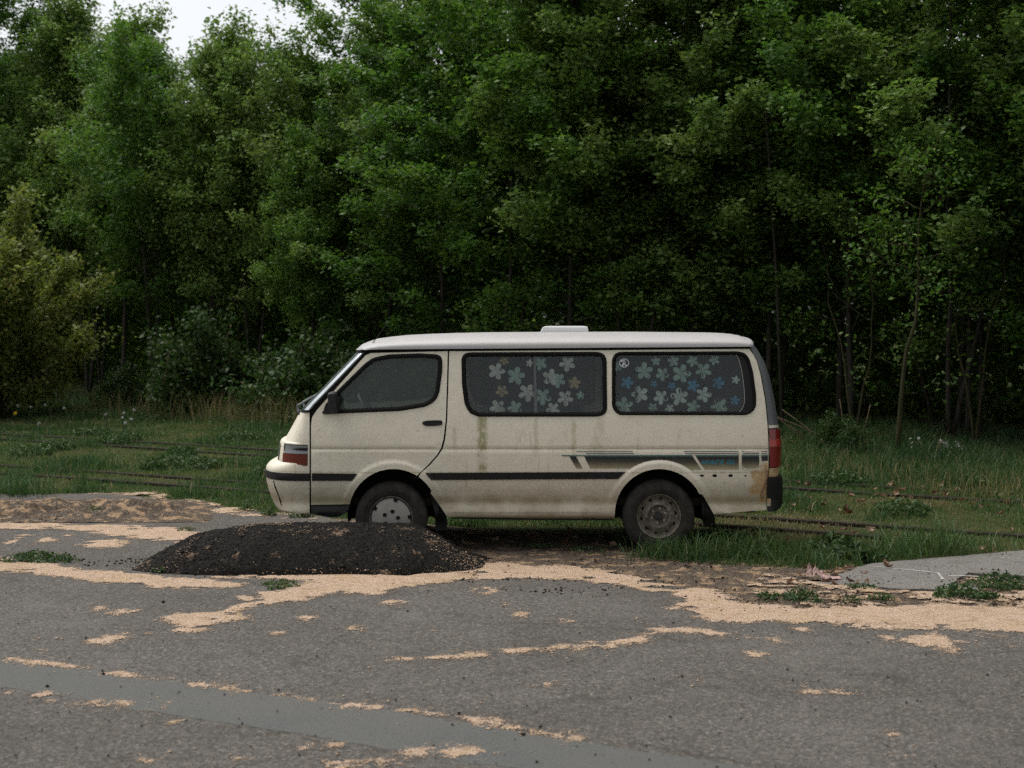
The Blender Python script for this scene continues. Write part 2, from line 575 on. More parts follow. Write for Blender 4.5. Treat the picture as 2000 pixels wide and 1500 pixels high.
M['blue_sticker'] = simple('blue_sticker', (.06, .1, .3), .6, .3, 30, .2)
M['vent'] = simple('white_roof_vent', (.42, .42, .42), .45, .4, 10, .06)
a = NM('faded_stripe_print')
v = a.coords()
Zs = a.sep(v)[2]
n = a.noise(v, 9, 5, .7)
zz = a.math('ADD', Zs, a.math('MULTIPLY', a.math('SUBTRACT', n, .5), .035))
c = a.ramp(a.mapr(zz, .73, .842, 0, 1, False), [(0, (.30, .265, .165)), (.22, (.17, .148, .085)), (.48, (.055, .049, .036)), (.75, (.014, .016, .0145)), (.93, (.012, .018, .016)), (1, (.02, .05, .045))])
a.base(c).rough(.55, .4)
M['stripe'] = a.m

# ------------------------------------------------------------------ ground, asphalt, paving
def G(pts): return [gnd(x, y)[:2] for x, y in pts]


# terrain: one sheet to the horizon, finer near the yard
def terrain_z(x, y):
    far = np.clip((y - 24 + .75 * x) / 14, 0, 1)
    return -.006 + .05 * (fbm(x * .5, y * .5, 3) - .5) * np.clip((y - 15.5 + .5 * x) / 3, 0, 1) + .25 * far * fbm(x * .2, y * .2, 9)


xs = np.concatenate([[-900, -300, -120, -60, -35], np.linspace(-20, 16, 130), [30, 60, 120, 300, 900]])
ys = np.concatenate([[-300, -60, -15, 0], np.linspace(4, 44, 140), [55, 80, 150, 400, 900]])
gx, gy = np.meshgrid(xs, ys)
V = np.stack([gx.ravel(), gy.ravel(), terrain_z(gx, gy).ravel()], 1)
nx, ny = len(xs), len(ys)
ii, jj = np.meshgrid(np.arange(nx - 1), np.arange(ny - 1))
q = (jj * nx + ii).ravel()
me = idxmesh(V, np.stack([q, q + 1, q + nx + 1, q + nx], 1), 'ground')
me.polygons.foreach_set('use_smooth', np.ones(len(me.polygons), bool))
tag(link('ground', me, M['meadow']), kind='structure')


def sheet(name, poly, z, thick, mat, step=.25, jag=.03, seed=1):
    """Flat sheet with a slightly ragged outline and a thickness."""
    P = []
    n = len(poly)
    for i in range(n):
        p, q = np.array(poly[i]), np.array(poly[(i + 1) % n])
        m = max(1, int(np.hypot(*(q - p)) / step))
        for k in range(m):
            P.append(p + (q - p) * k / m)
    P = np.array(P)
    P = P + jag * 2 * np.stack([fbm(P[:, 0] * 5, P[:, 1] * 5, seed) - .5, fbm(P[:, 0] * 5, P[:, 1] * 5, seed + 50) - .5], 1)
    m = len(P)
    vs = [(x, y, z) for x, y in P] + [(x, y, z - thick) for x, y in P]
    fs = [tuple(range(m))] + [(i, i + m, (i + 1) % m + m, (i + 1) % m) for i in range(m)]
    # make the top face point up
    area = sum(P[i][0] * P[(i + 1) % m][1] - P[(i + 1) % m][0] * P[i][1] for i in range(m))
    if area < 0:
        fs = [tuple(reversed(f)) for f in fs]
    return mesh(name, vs, fs, mat)


ASPH = G([(-260, 962), (60, 968), (215, 965), (330, 978), (420, 992), (520, 1003), (640, 1012), (720, 1040), (860, 1078), (950, 1108),
          (1150, 1116), (1300, 1146), (1420, 1164), (1460, 1188), (1600, 1194), (1760, 1189), (2000, 1199), (2300, 1205)]) \
    + [(9, 4.0), (9, -3), (-9, -3), (-9, 14)]
tag(sheet('asphalt_yard', ASPH, .012, .05, M['asphalt'], .2, .05), kind='structure')
SOIL = G([(610, 1012), (760, 1016), (900, 1032), (1100, 1040), (1260, 1075), (1420, 1098), (1600, 1112), (1720, 1102), (2000, 1080), (2250, 1062)]) \
    + G([(2250, 1225), (1400, 1225), (1290, 1180), (900, 1150), (700, 1080)])
tag(sheet('bare_soil', SOIL, .004, .03, M['soil'], .2, .12, 5), kind='structure')
PATCH = G([(-300, 1255), (0, 1292), (250, 1324), (690, 1384), (1110, 1450), (1420, 1500), (1750, 1556)]) \
    + G([(1350, 1556), (1000, 1506), (750, 1467), (600, 1442), (430, 1419), (250, 1386), (0, 1346), (-300, 1310)])
tag(sheet('asphalt_patch', PATCH, .0136, .004, M['patch'], .06, .05, 8), kind='structure')

slab = empty('paving_slab', gnd(1820, 1125))
SL = [(1598, 1144), (1640, 1128), (1706, 1104), (1835, 1093), (2000, 1079), (2120, 1069), (2120, 1138), (2000, 1130), (1888, 1123), (1845, 1157), (1760, 1155), (1690, 1148)]
o = sheet('slab_top', [(p[0], p[1]) for p in G(SL)], .020, .05, M['concrete'], .06, .05, 3)
o.parent = slab; o.matrix_parent_inverse = Matrix.Translation(-slab.location)


def ribbon(name, pts, wid, z, mat, parent=None, amp=0.0, seed=0):
    P = np.array(pts, float)
    Q = []
    for i in range(len(P) - 1):
        m = max(2, int(np.hypot(*(P[i + 1] - P[i])) / .05))
        for k in range(m): Q.append(P[i] + (P[i + 1] - P[i]) * k / m)
    Q.append(P[-1]); Q = np.array(Q)
    d = np.gradient(Q, axis=0); d /= np.maximum(np.hypot(d[:, 0], d[:, 1])[:, None], 1e-9)
    nrm = np.stack([-d[:, 1], d[:, 0]], 1)
    wv = wid * (1 + amp * (fbm(Q[:, 0] * 9, Q[:, 1] * 9, seed) * 2 - 1))
    A = Q + nrm * wv[:, None] / 2; B = Q - nrm * wv[:, None] / 2
    vs = [(*p, z) for p in A] + [(*p, z) for p in B]
    m = len(Q)
    return mesh(name, vs, [(i + m, i + m + 1, i + 1, i) for i in range(m - 1)], mat, parent)


for pts in ([(1706, 1107), (1770, 1113), (1832, 1119.5), (1842, 1132)], [(1852, 1126), (1888, 1125), (1920, 1127.5), (1990, 1132)]):
    o = ribbon('painted_line', [gnd(x, y, .020)[:2] for x, y in pts], .024, .0235, M['white_line'], None, .9, 4)
    o.parent = slab; o.matrix_parent_inverse = Matrix.Translation(-slab.location)
tag(slab, 'grey worn paving slab with white chalky lines at the right edge of the yard', 'paving slab')
s2 = sheet('paving_slab', [(p[0], p[1]) for p in G([(1856, 1146), (1905, 1150), (1912, 1161), (1868, 1160)])], .025, .05, M['concrete'], .1, .015, 6)
tag(s2, 'small broken grey paving piece half covered by weeds below the large slab', 'paving slab')

# ------------------------------------------------------------------ mound of asphalt millings
mpx = np.array([276, 290, 300, 330, 370, 420, 470, 530, 620, 700, 760, 800, 826, 850, 890, 930, 955])
mh = np.array([0, .03, .06, .13, .215, .27, .30, .325, .328, .322, .318, .31, .27, .215, .13, .05, 0])
YC = 11.72


def mound_h(x, y):
    px = 1000 + x * F / YC
    h = np.interp(px + 14 * (fbm(x * 3, y * 3, 31) - .5), mpx, mh)
    yy = y - YC
    wy = np.where(yy < 0, .60, .55) * (.62 + .38 * np.clip(h / .3, 0, 1))
    s = np.clip(1 - (yy / wy) ** 2, 0, 1)
    h = h * s ** .8
    rough = .05 * (fbm(x * 5, y * 5, 4, 5) - .5) + .010 * (vnoise(x * 45, y * 45, 8) - .5)
    return h + rough * np.clip(h / .05, 0, 1)


gx, gy = np.meshgrid(np.arange(-3.25, -.10, .014), np.arange(10.98, 12.42, .014))
h = mound_h(gx, gy)
base = np.where(h > 1e-3, h + .012, -.03)
V = np.stack([gx.ravel(), gy.ravel(), base.ravel()], 1)
ny, nx = gx.shape
ii, jj = np.meshgrid(np.arange(nx - 1), np.arange(ny - 1))
q = (jj * nx + ii).ravel()
keep = (h.ravel()[q] > 1e-3) | (h.ravel()[q + nx + 1] > 1e-3) | (h.ravel()[q + 1] > 1e-3) | (h.ravel()[q + nx] > 1e-3)
me = idxmesh(V, np.stack([q, q + 1, q + nx + 1, q + nx], 1)[keep], 'heap')
me.polygons.foreach_set('use_smooth', np.ones(len(me.polygons), bool))
mound = empty('asphalt_mound', (0, 0, 0))
tag(mound, 'low heap of black asphalt millings in front of the van\'s front wheel', 'mound')
link('heap', me, M['millings'], mound)

OCT = np.array([(1, 0, 0), (-1, 0, 0), (0, 1, 0), (0, -1, 0), (0, 0, 1), (0, 0, -1)], float)
OF = np.array([(0, 2, 4), (2, 1, 4), (1, 3, 4), (3, 0, 4), (2, 0, 5), (1, 2, 5), (3, 1, 5), (0, 3, 5)])


def crumbs(P, size, mat, name, parent=None, seed=0, flat=.7):
    r = np.random.default_rng(seed)
    n = len(P)
    sz = size * r.lognormal(0, .45, n)
    jit = r.uniform(.55, 1.25, (n, 6, 1))
    ang = r.uniform(0, 6.28, n)
    ca, sa = np.cos(ang), np.sin(ang)
    B = OCT[None] * jit * sz[:, None, None]
    X = B[..., 0] * ca[:, None] - B[..., 1] * sa[:, None]
    Y = B[..., 0] * sa[:, None] + B[..., 1] * ca[:, None]
    Vv = np.stack([X, Y, B[..., 2] * flat], -1) + P[:, None, :]
    Fc = (OF[None] + 6 * np.arange(n)[:, None, None]).reshape(-1, 3)
    me = idxmesh(Vv.reshape(-1, 3), Fc, name)
    o = link(name, me, mat, parent)
    return tag(o, kind='stuff')


n = 9000
cx = rng.uniform(-3.2, -.15, n); cyy = rng.uniform(11.05, 12.3, n)
hh = mound_h(cx, cyy)
k = hh > .008
crumbs(np.stack([cx[k], cyy[k], hh[k] + .014], 1), .0048, M['crumb_dark'], 'loose_chips', mound, 3)
n = 9000
cx = rng.uniform(-3.2, -.15, n); cyy = rng.uniform(11.0, 12.1, n)
hh = mound_h(cx, cyy)
k = (hh > .004) & ((fbm(cx * 3.2, cyy * 3.2, 77, 5) > .59) | (hh < .05) & (cyy < 11.6) & (fbm(cx * 5, cyy * 5, 78) > .45))
crumbs(np.stack([cx[k], cyy[k], hh[k] + .016], 1), .0048, M['crumb_tan'], 'tan_flakes', mound, 4, .35)

n = 750
ang = rng.uniform(0, 6.283, n); rr_ = 1 + np.abs(rng.normal(0, .10, n))
cx = -1.66 + 1.40 * rr_ * np.cos(ang); cyy = 11.72 + .60 * rr_ * np.sin(ang)
k = mound_h(cx, cyy) < .02
crumbs(np.stack([cx[k], cyy[k], np.full(k.sum(), .017)], 1), .0055, M['crumb_dark'], 'spilled_chips', mound, 5)

# ------------------------------------------------------------------ drifts of tan catkin litter
polys = [
    [(-200, 1085), (0, 1090), (40, 1098), (105, 1106), (157, 1113), (280, 1122), (350, 1131), (483, 1143), (486, 1152), (350, 1156), (245, 1148), (140, 1134), (0, 1121), (-200, 1112)],
    [(300, 1108), (413, 1117), (525, 1127), (630, 1122), (772, 1118), (880, 1108), (940, 1096), (1000, 1103), (1140, 1110), (1210, 1120), (1350, 1139), (1422, 1158), (1457, 1180),
     (1580, 1188), (1755, 1182), (1895, 1186), (2200, 1200), (2200, 1250), (2000, 1241), (1895, 1236), (1685, 1231), (1510, 1218), (1387, 1222), (1305, 1194), (1346, 1172), (1297, 1163),
     (1175, 1147), (1140, 1135), (937, 1136), (790, 1150), (755, 1168), (655, 1163), (600, 1175), (525, 1186), (445, 1181), (470, 1165), (560, 1148), (600, 1140), (525, 1136), (413, 1126)],
    [(311, 1208), (400, 1196), (450, 1186), (475, 1178), (510, 1188), (465, 1200), (495, 1213), (430, 1220), (380, 1240), (335, 1240), (345, 1225)],
    [(148, 1256), (200, 1246), (260, 1238), (302, 1240), (270, 1250), (215, 1262), (165, 1263)],
    [(-200, 1020), (0, 1022), (160, 1025), (330, 1031), (410, 1042), (430, 1058), (395, 1068), (330, 1062), (200, 1047), (100, 1035), (0, 1041), (-200, 1048)],
    [(120, 966), (300, 963), (400, 982), (520, 1000), (640, 1010), (640, 1018), (470, 1012), (330, 987), (215, 970)],
    [(1500, 1120), (1590, 1138), (1690, 1146), (1760, 1152), (1850, 1158), (2000, 1156), (2200, 1165), (2200, 1190), (1580, 1190), (1440, 1160)],
    [(1880, 1131), (1990, 1135), (1990, 1150), (1900, 1148)],
]
lines = [([(-200, 1265), (0, 1289), (110, 1302), (250, 1323)], .055), ([(250, 1323), (450, 1350), (690, 1383)], .018), ([(690, 1383), (760, 1390), (815, 1396)], .07),
         ([(815, 1396), (900, 1407), (1000, 1426), (1110, 1448)], .055), ([(775, 1292), (850, 1289), (938, 1283)], .06), ([(1000, 1277), (1090, 1270), (1190, 1266)], .06),
         ([(1200, 1259), (1240, 1256), (1262, 1244), (1300, 1237)], .07), ([(1300, 1236), (1350, 1236), (1412, 1242)], .11), ([(1412, 1242), (1525, 1258)], .03),
         ([(420, 1130), (600, 1137), (800, 1128)], .04), ([(560, 1290), (620, 1275), (720, 1262)], .0)]
blobs = [(75, 1365, 42, 12), (30, 1360, 20, 6), (195, 1380, 46, 8), (645, 1460, 52, 8), (815, 1474, 26, 8), (910, 1476, 42, 9), (895, 1465, 18, 7), (700, 1497, 50, 7), (470, 1493, 22, 6), (290, 1488, 26, 6),
         (945, 1416, 40, 8), (1060, 1438, 45, 6), (1072, 1341, 24, 7), (1015, 1205, 15, 4), (945, 1157, 17, 5), (848, 1238, 14, 4), (1120, 1281, 12, 5), (1825, 1256, 60, 9), (1858, 1275, 20, 6),
         (1735, 1250, 16, 6), (1940, 1244, 30, 5), (1470, 1283, 18, 5), (1565, 1234, 18, 4), (1830, 1244, 10, 4), (1990, 1268, 12, 5), (1515, 1256, 16, 5), (88, 1273, 18, 5), (235, 1200, 20, 5), (195, 1193, 16, 4),
         (200, 1066, 42, 8), (90, 1058, 22, 5), (50, 1050, 16, 4), (20, 1062, 20, 5), (130, 1050, 8, 3), (1650, 1357, 16, 4), (1580, 1354, 12, 5), (1347, 1327, 14, 5), (340, 1410, 10, 4), (305, 1385, 8, 4),
         (1160, 1262, 14, 4), (820, 1290, 30, 4), (690, 1232, 8, 3), (770, 1180, 20, 4), (600, 1210, 16, 4), (540, 1240, 10, 3), (1750, 1442, 10, 5), (1760, 1478, 8, 4), (985, 1186, 8, 3), (1115, 1217, 9, 3), (1190, 1223, 12, 3)]
gx, gy = np.meshgrid(np.arange(-8.2, 6.4, .022), np.arange(6.3, 16.8, .028))
shp = gx.shape
X1, Y1 = gx.ravel(), gy.ravel()
px = 1000 + X1 * F / Y1
vis = (px > -160) & (px < 2160)
D = np.full(X1.shape, -1.0)
idx = np.where(vis)[0]
xv, yv = X1[idx], Y1[idx]
Dv = np.full(xv.shape, -1.0)
for pi_, P in enumerate(polys):
    g = G(P)
    ga = np.array(g)
    bb = (xv > ga[:, 0].min() - .4) & (xv < ga[:, 0].max() + .4) & (yv > ga[:, 1].min() - .4) & (yv < ga[:, 1].max() + .4)
    d = segdist(xv[bb], yv[bb], g)
    d = np.where(inpoly(xv[bb], yv[bb], g), d, -d)
    if pi_ in (5, 6, 7):                                  # thin, patchy drifts with soil between
        d = np.minimum(d, .05) - .22 * np.clip(fbm(xv[bb] * 5, yv[bb] * 7, 120 + pi_, 5) - .38, 0, 1)
    Dv[bb] = np.maximum(Dv[bb], d)
for P, wd in lines:
    if wd <= 0: continue
    g = G(P); ga = np.array(g)
    bb = (xv > ga[:, 0].min() - .4) & (xv < ga[:, 0].max() + .4) & (yv > ga[:, 1].min() - .4) & (yv < ga[:, 1].max() + .4)
    Dv[bb] = np.maximum(Dv[bb], wd - segdist(xv[bb], yv[bb], g, False))
for bx, by, rx, ry in blobs:
    c0 = gnd(bx, by); R = rx * c0[1] / F; Ry = abs(gnd(bx, by - ry)[1] - c0[1])
    bb = (np.abs(xv - c0[0]) < R + .2) & (np.abs(yv - c0[1]) < Ry + .2)
    e = np.hypot((xv[bb] - c0[0]) / R, (yv[bb] - c0[1]) / Ry)
    Dv[bb] = np.maximum(Dv[bb], (1 - e) * min(R, Ry))
D[idx] = Dv
nz = .16 * (fbm(X1 * 3.2, Y1 * 3.2, 21, 5) - .5) + .12 * (fbm(X1 * 16, Y1 * 16, 5, 3) - .5) 
frac = np.clip((D + .25) / .25, 0, 1)
D = D + nz * frac
# thin places with the ground showing through
hole = fbm(X1 * 1.7 + 5, Y1 * 3.2, 63, 5)
D = D - np.clip((hole - .575) * 2.2, 0, .35) * (Y1 > 10.5)
D = D - np.clip((fbm(X1 * 5 + 9, Y1 * 8, 66, 5) - .56) * .9, 0, .12)
D = D - np.clip(.035 - D, 0, .035) * np.clip((vnoise(X1 * 30, Y1 * 30, 71) - .55) * 6, 0, 1.2)
thick = np.clip(D / .16, 0, 1) * (.003 + .007 * fbm(X1 * 7, Y1 * 7, 2)) + .0015 * vnoise(X1 * 40, Y1 * 40, 3) * (D > .02)
zz = .0150 + np.clip(thick, 0, 1)
inm = D > -.10
ny, nx = shp
ii, jj = np.meshgrid(np.arange(nx - 1), np.arange(ny - 1))
q = (jj * nx + ii).ravel()
cnt = inm[q].astype(int) + inm[q + 1] + inm[q + nx] + inm[q + nx + 1]
fq = np.stack([q, q + 1, q + nx + 1, q + nx], 1)[cnt >= 2]
used = np.unique(fq)
rem = np.full(len(X1), -1); rem[used] = np.arange(len(used))
V = np.stack([X1[used], Y1[used], zz[used]], 1)
me = idxmesh(V, rem[fq], 'catkin_litter', np.clip((D[used] + .075) / .18, 0, 1))
me.polygons.foreach_set('use_smooth', np.ones(len(me.polygons), bool))
tag(link('catkin_litter', me, M['litter']), 'drifts of tan catkin litter blown across the grey asphalt', 'litter', kind='stuff')
# loose flakes around the drifts
pr = np.where((D > -.30) & (D < .0), np.exp(np.minimum(D, 0) / .09) * .30, 0) + np.where(vis & (D < -.1), .0022 * np.clip((fbm(X1 * .8, Y1 * .8, 40) - .4) * 6, 0, 2), 0)
sel = np.where(rng.random(len(pr)) < pr * .5)[0]
P = np.stack([X1[sel] + rng.uniform(-.015, .015, len(sel)), Y1[sel] + rng.uniform(-.02, .02, len(sel)), np.full(len(sel), .0160)], 1)
crumbs(P, .0055, M['crumb_tan'], 'loose_litter_flakes', None, 12, .3)['label'] = 'loose tan flakes scattered around the litter drifts'
bpy.data.objects['loose_litter_flakes']['category'] = 'litter'
# dark grit and clods on the yard
n = 750
cx = rng.uniform(-5.5, 5.5, n); cyy = 6.2 + rng.exponential(2.2, n)
k = (np.abs(cx) < cyy * .39) & (cyy < 11)
o = crumbs(np.stack([cx[k], cyy[k], np.full(k.sum(), .02)], 1), .0052, M['crumb_dark'], 'dark_grit', None, 14, .6)
tag(o, 'dark grit and crumbs sprinkled over the asphalt yard', 'grit')
# clods along the soil strip and the left bank
n = 9000
px_ = rng.uniform(-100, 2100, n); py_ = rng.uniform(975, 1200, n)
Yc = F * CAMH / (py_ - HZ); Xc = (px_ - 1000) * Yc / F
ins = (inpoly(Xc, Yc, SOIL) & (py_ > 1085) & (fbm(Xc * 2, Yc * 4, 90) > .5)) | ((px_ < 420) & (py_ > 980) & (py_ < 1024) & (fbm(Xc * 2, Yc * 4, 91) > .42)) | \
      ((px_ < 480) & (px_ > 160) & (py_ > 1092) & (py_ < 1110) & (fbm(Xc * 3, Yc * 3, 95) > .5))
o = crumbs(np.stack([Xc[ins], Yc[ins], np.full(ins.sum(), .018)], 1), .0085, M['crumb_brown'], 'dark_clods', None, 15, .7)
tag(o, 'dark clods and bits of bark strewn along the edge of the yard', 'clods')

# rough soil bank on the left
gx, gy = np.meshgrid(np.arange(-7.6, -2.6, .03), np.arange(13.6, 16.2, .03))
pxx = 1000 + gx * F / gy; pyy = HZ + F * CAMH / gy
prof = np.interp(pyy, [978, 988, 1003, 1015, 1024], [0, .7, 1, .7, 0]) * np.interp(pxx, [-300, 0, 200, 350, 420], [1, 1, 1, .6, 0])
h = prof * (-.01 + .36 * np.clip(fbm(gx * 3, gy * 3, 44, 5) - .36, 0, 1)) + .05 * prof * (vnoise(gx * 20, gy * 20, 4) - .3)
ny, nx = gx.shape
ii, jj = np.meshgrid(np.arange(nx - 1), np.arange(ny - 1)); q = (jj * nx + ii).ravel()
kp = prof.ravel()[q] > .02
V = np.stack([gx.ravel(), gy.ravel(), np.where(prof > .02, h + .014, -.01).ravel()], 1)
me = idxmesh(V, np.stack([q, q + 1, q + nx + 1, q + nx], 1)[kp], 'soil_bank')
me.polygons.foreach_set('use_smooth', np.ones(len(me.polygons), bool))
tag(link('soil_bank', me, M['soil']), kind='structure')

# ------------------------------------------------------------------ railway tracks sunk in the grass
def rail_mesh(p0, p1, seed):
    p0 = np.array(p0); p1 = np.array(p1)
    L = np.hypot(*(p1 - p0)); n = int(L / .25)
    d = (p1 - p0) / L; nn = np.array([-d[1], d[0]])
    prof = [(-.055, -.06), (-.055, -.045), (-.012, -.03), (-.012, .035), (-.036, .045), (-.036, .075), (-.028, .083), (.028, .083), (.036, .075), (.036, .045), (.012, .035), (.012, -.03), (.055, -.045), (.055, -.06)]
    vs = []
    for i in range(n + 1):
        c = p0 + d * L * i / n
        dz = .012 * (vnoise(np.array(i * .15), np.array(seed * 1.0), seed) - .5)
        for u, zv in prof: vs.append((c[0] + nn[0] * u, c[1] + nn[1] * u, zv * 1.0 - .054 + dz))
    m = len(prof)
    fs = [(i * m + j, i * m + (j + 1) % m, (i + 1) * m + (j + 1) % m, (i + 1) * m + j) for i in range(n) for j in range(m)]
    fs += [tuple(range(m)), tuple(n * m + j for j in reversed(range(m)))]
    return vs, fs


RAILS = [((-11, 21.9), (9.0, 10.75)), ((-11, 21.05), (9.0, 9.95)), ((-13, 26.6), (10.5, 12.7)), ((-13, 27.5), (10.5, 13.55))]
RAILS[0] = ((-11.0, 21.81), (7.0, 11.9)); RAILS[1] = ((-11.0, 21.0), (3.4, 13.1))
for i, (lab, ids) in enumerate((('rusty narrow railway track sunk in the short grass just behind the van', (0, 1)),
                                ('rusty narrow railway track nearer the wood, overgrown by grass', (2, 3)))):
    tr = tag(empty('railway_track', (RAILS[ids[0]][0][0], RAILS[ids[0]][0][1], 0)), lab, 'railway track')
    for k in ids:
        vs, fs = rail_mesh(*RAILS[k], k)
        o = mesh('rail', vs, fs, M['rail'], tr)
        o.matrix_parent_inverse = Matrix.Translation(-tr.location)

# ------------------------------------------------------------------ the van
VX, VY = .106, 13.135                      # van centre on the ground
van = empty('van', (VX, VY, 0))
tag(van, 'weathered cream minibus van with flower-print curtains, rusty rear corner and missing rear hubcap', 'van')
FA, RA = (768, 1003), (1288, 1003)         # wheel-arch centres (photo pixels)
_tv = [670, 686, 700, 760, 810, 850, 872, 877, 882, 905, 935, 950, 968, 980, 986, 992, 1000, 1008, 1014, 1020]
_td = [-.135, -.122, -.108, -.066, -.034, -.011, -.002, -.010, 0, .001, 0, -.005, -.024, -.036, -.034, -.019, -.007, -.013, -.030, -.05]


def wid(px, py):
    d = np.interp(py, _tv, _td)
    d = d - np.where(px < 720, ((720 - px) / 115.) ** 2 * .035, 0)
    d = d - np.where(px > 1400, ((px - 1400) / 100.) ** 2 * .022, 0)
    for (cx, cy_) in (FA, RA):
        r = np.hypot(px - cx, py - cy_)
        fl = np.clip((104 - r) / 5., 0, 1) * np.clip((1006 - py) / 30, 0, 1)
        d = d + .014 * fl * fl * (3 - 2 * fl)
    return .845 + d


def S(px, py, proud=0.0, side=1):
    """Point of the van's side for photo pixel (px, py); side 1 = near side, -1 = mirrored far side."""
    px = np.asarray(px, float); py = np.asarray(py, float)
    wv = wid(px, py) + proud
    dep = VY - wv
    x = (px - 1000) * dep / F - VX
    z = CAMH - (py - HZ) * dep / F
    return np.stack([x, -wv * side, z], -1)


def resample(P, step, closed=True):
    P = np.asarray(P, float); out = []
    n = len(P)
    for i in range(n if closed else n - 1):
        a_, b_ = P[i], P[(i + 1) % n]
        m = max(1, int(round(np.hypot(*(b_ - a_)) / step)))
        for k in range(m): out.append(a_ + (b_ - a_) * k / m)
    if not closed: out.append(P[-1])
    return np.array(out)


def chaikin(P, it=2, closed=True):
    P = np.asarray(P, float)
    for _ in range(it):
        if closed:
            Q = np.roll(P, -1, 0)
            P = np.stack([P * .75 + Q * .25, P * .25 + Q * .75], 1).reshape(-1, 2)
        else:
            Q = P[1:]; A = P[:-1]
            P = np.concatenate([P[:1], np.stack([A * .75 + Q * .25, A * .25 + Q * .75], 1).reshape(-1, 2), P[-1:]])
    return P


def ccw(P):
    P = np.asarray(P, float)
    ar = np.sum(P[:, 0] * np.roll(P[:, 1], -1) - np.roll(P[:, 0], -1) * P[:, 1])
    return P if ar > 0 else P[::-1]


def inset(P, d):
    P = ccw(P)
    t = np.roll(P, -1, 0) - np.roll(P, 1, 0)
    t /= np.maximum(np.hypot(t[:, 0], t[:, 1])[:, None], 1e-9)
    return P + d * np.stack([-t[:, 1], t[:, 0]], 1)


def fill(outer, holes=(), grid=11, rows=(), rings=(), gstep=8):
    """Triangulate a region given in photo pixels; returns points and triangles."""
    loops = [resample(outer, gstep)] + [resample(h_, gstep) for h_ in holes]
    pts = np.concatenate(loops); edges = []
    k = 0
    for L in loops:
        n_ = len(L)
        edges += [(k + i, k + (i + 1) % n_) for i in range(n_)]
        k += n_
    lo, hi = pts.min(0), pts.max(0)
    ry = np.unique(np.concatenate([np.arange(lo[1], hi[1], grid), np.array([r_ for r_ in rows if lo[1] < r_ < hi[1]])]))
    gxx, gyy = np.meshgrid(np.arange(lo[0], hi[0], grid), ry)
    cand = [np.stack([gxx.ravel(), gyy.ravel()], 1)]
    for (cx, cy_, r_) in rings:
        an = np.linspace(math.pi, 2 * math.pi, 46)
        cand.append(np.stack([cx + r_ * np.cos(an), cy_ + r_ * np.sin(an)], 1))
    C = np.concatenate(cand)
    ok = inpoly(C[:, 0], C[:, 1], loops[0])
    for h_ in loops[1:]: ok &= ~inpoly(C[:, 0], C[:, 1], h_)
    for L in loops: ok &= segdist(C[:, 0], C[:, 1], L) > 2.2
    C = C[ok]
    allp = np.concatenate([pts, C])
    res = delaunay_2d_cdt([Vector(p) for p in allp], edges, [], 0, 1e-4)
    vv = np.array([(p.x, p.y) for p in res[0]])
    ff = np.array([f for f in res[2] if len(f) == 3])
    cen = vv[ff].mean(1)
    ok = inpoly(cen[:, 0], cen[:, 1], loops[0])
    for h_ in loops[1:]: ok &= ~inpoly(cen[:, 0], cen[:, 1], h_)
    return vv, ff[ok]


def skin(name, region, mat, parent, proud=0.0, side=1, rim=0.02, smooth=True, sharp=40):
    vv, ff = region
    P = S(vv[:, 0], vv[:, 1], proud, side)
    fs = [list(f) for f in ff]
    # orient outwards (-y for the near side)
    a_, b_, c_ = P[ff[0][0]], P[ff[0][1]], P[ff[0][2]]
    nrm = np.cross(b_ - a_, c_ - a_)
    if nrm[1] * side > 0: fs = [f[::-1] for f in fs]
    V_ = [tuple(p) for p in P]
    if rim:
        cnt = {}
        for f in fs:
            for i in range(3):
                e = (f[i], f[(i + 1) % 3])
                cnt[e] = 1
        bd = [e for e in cnt if (e[1], e[0]) not in cnt]
        mp = {}
        for e in bd:
            for i in e:
                if i not in mp:
                    mp[i] = len(V_)
                    q_ = P[i]; V_.append((q_[0], q_[1] + rim * side, q_[2]))
        for (i, j) in bd: fs.append([j, i, mp[i], mp[j]])
    return mesh(name, V_, fs, mat, parent, smooth, sharp)


def arc(c, r, a0, a1, n=26):
    an = np.radians(np.linspace(a0, a1, n))
    return [(c[0] + r * math.cos(t), c[1] - r * math.sin(t)) for t in an]


ROWS = [682, 690, 866, 871, 874, 877, 880, 883, 888, 955, 961, 967, 973, 978, 982, 986, 990, 995, 1000, 1004, 1008, 1011]
RINGS = [(c[0], c[1], r) for c in (FA, RA) for r in (90, 95, 98.5, 101.5, 104.5, 108)]
DOORWIN = chaikin(resample([(633, 807), (780, 801), (830, 793), (848, 783), (856, 768), (862, 724), (862, 700), (855, 694), (820, 692), (760, 694), (730, 700), (715, 710), (660, 764), (636, 792)], 14), 2)
MIDWIN = chaikin(resample([(903, 700), (908, 692), (918, 690), (1166, 689), (1178, 692), (1183, 702), (1184, 800), (1179, 809), (1166, 812), (934, 812), (918, 805), (909, 788), (904, 750)], 9), 2)
REARWIN = chaikin(resample([(1197, 702), (1202, 692), (1211, 689), (1440, 688), (1454, 691), (1462, 701), (1469, 726), (1475, 770), (1475, 793), (1469, 803), (1458, 809), (1211, 809), (1202, 803), (1197, 793)], 9), 2)
DOOR = [(607.5, 986), (607.5, 830), (609.5, 815), (619, 801), (702, 707), (714, 694), (724, 689.5), (874.5, 686), (872.5, 760), (870.5, 820), (866, 858), (861, 876), (852, 890), (836, 908)] + \
       arc(FA, 87, 58, 168) 
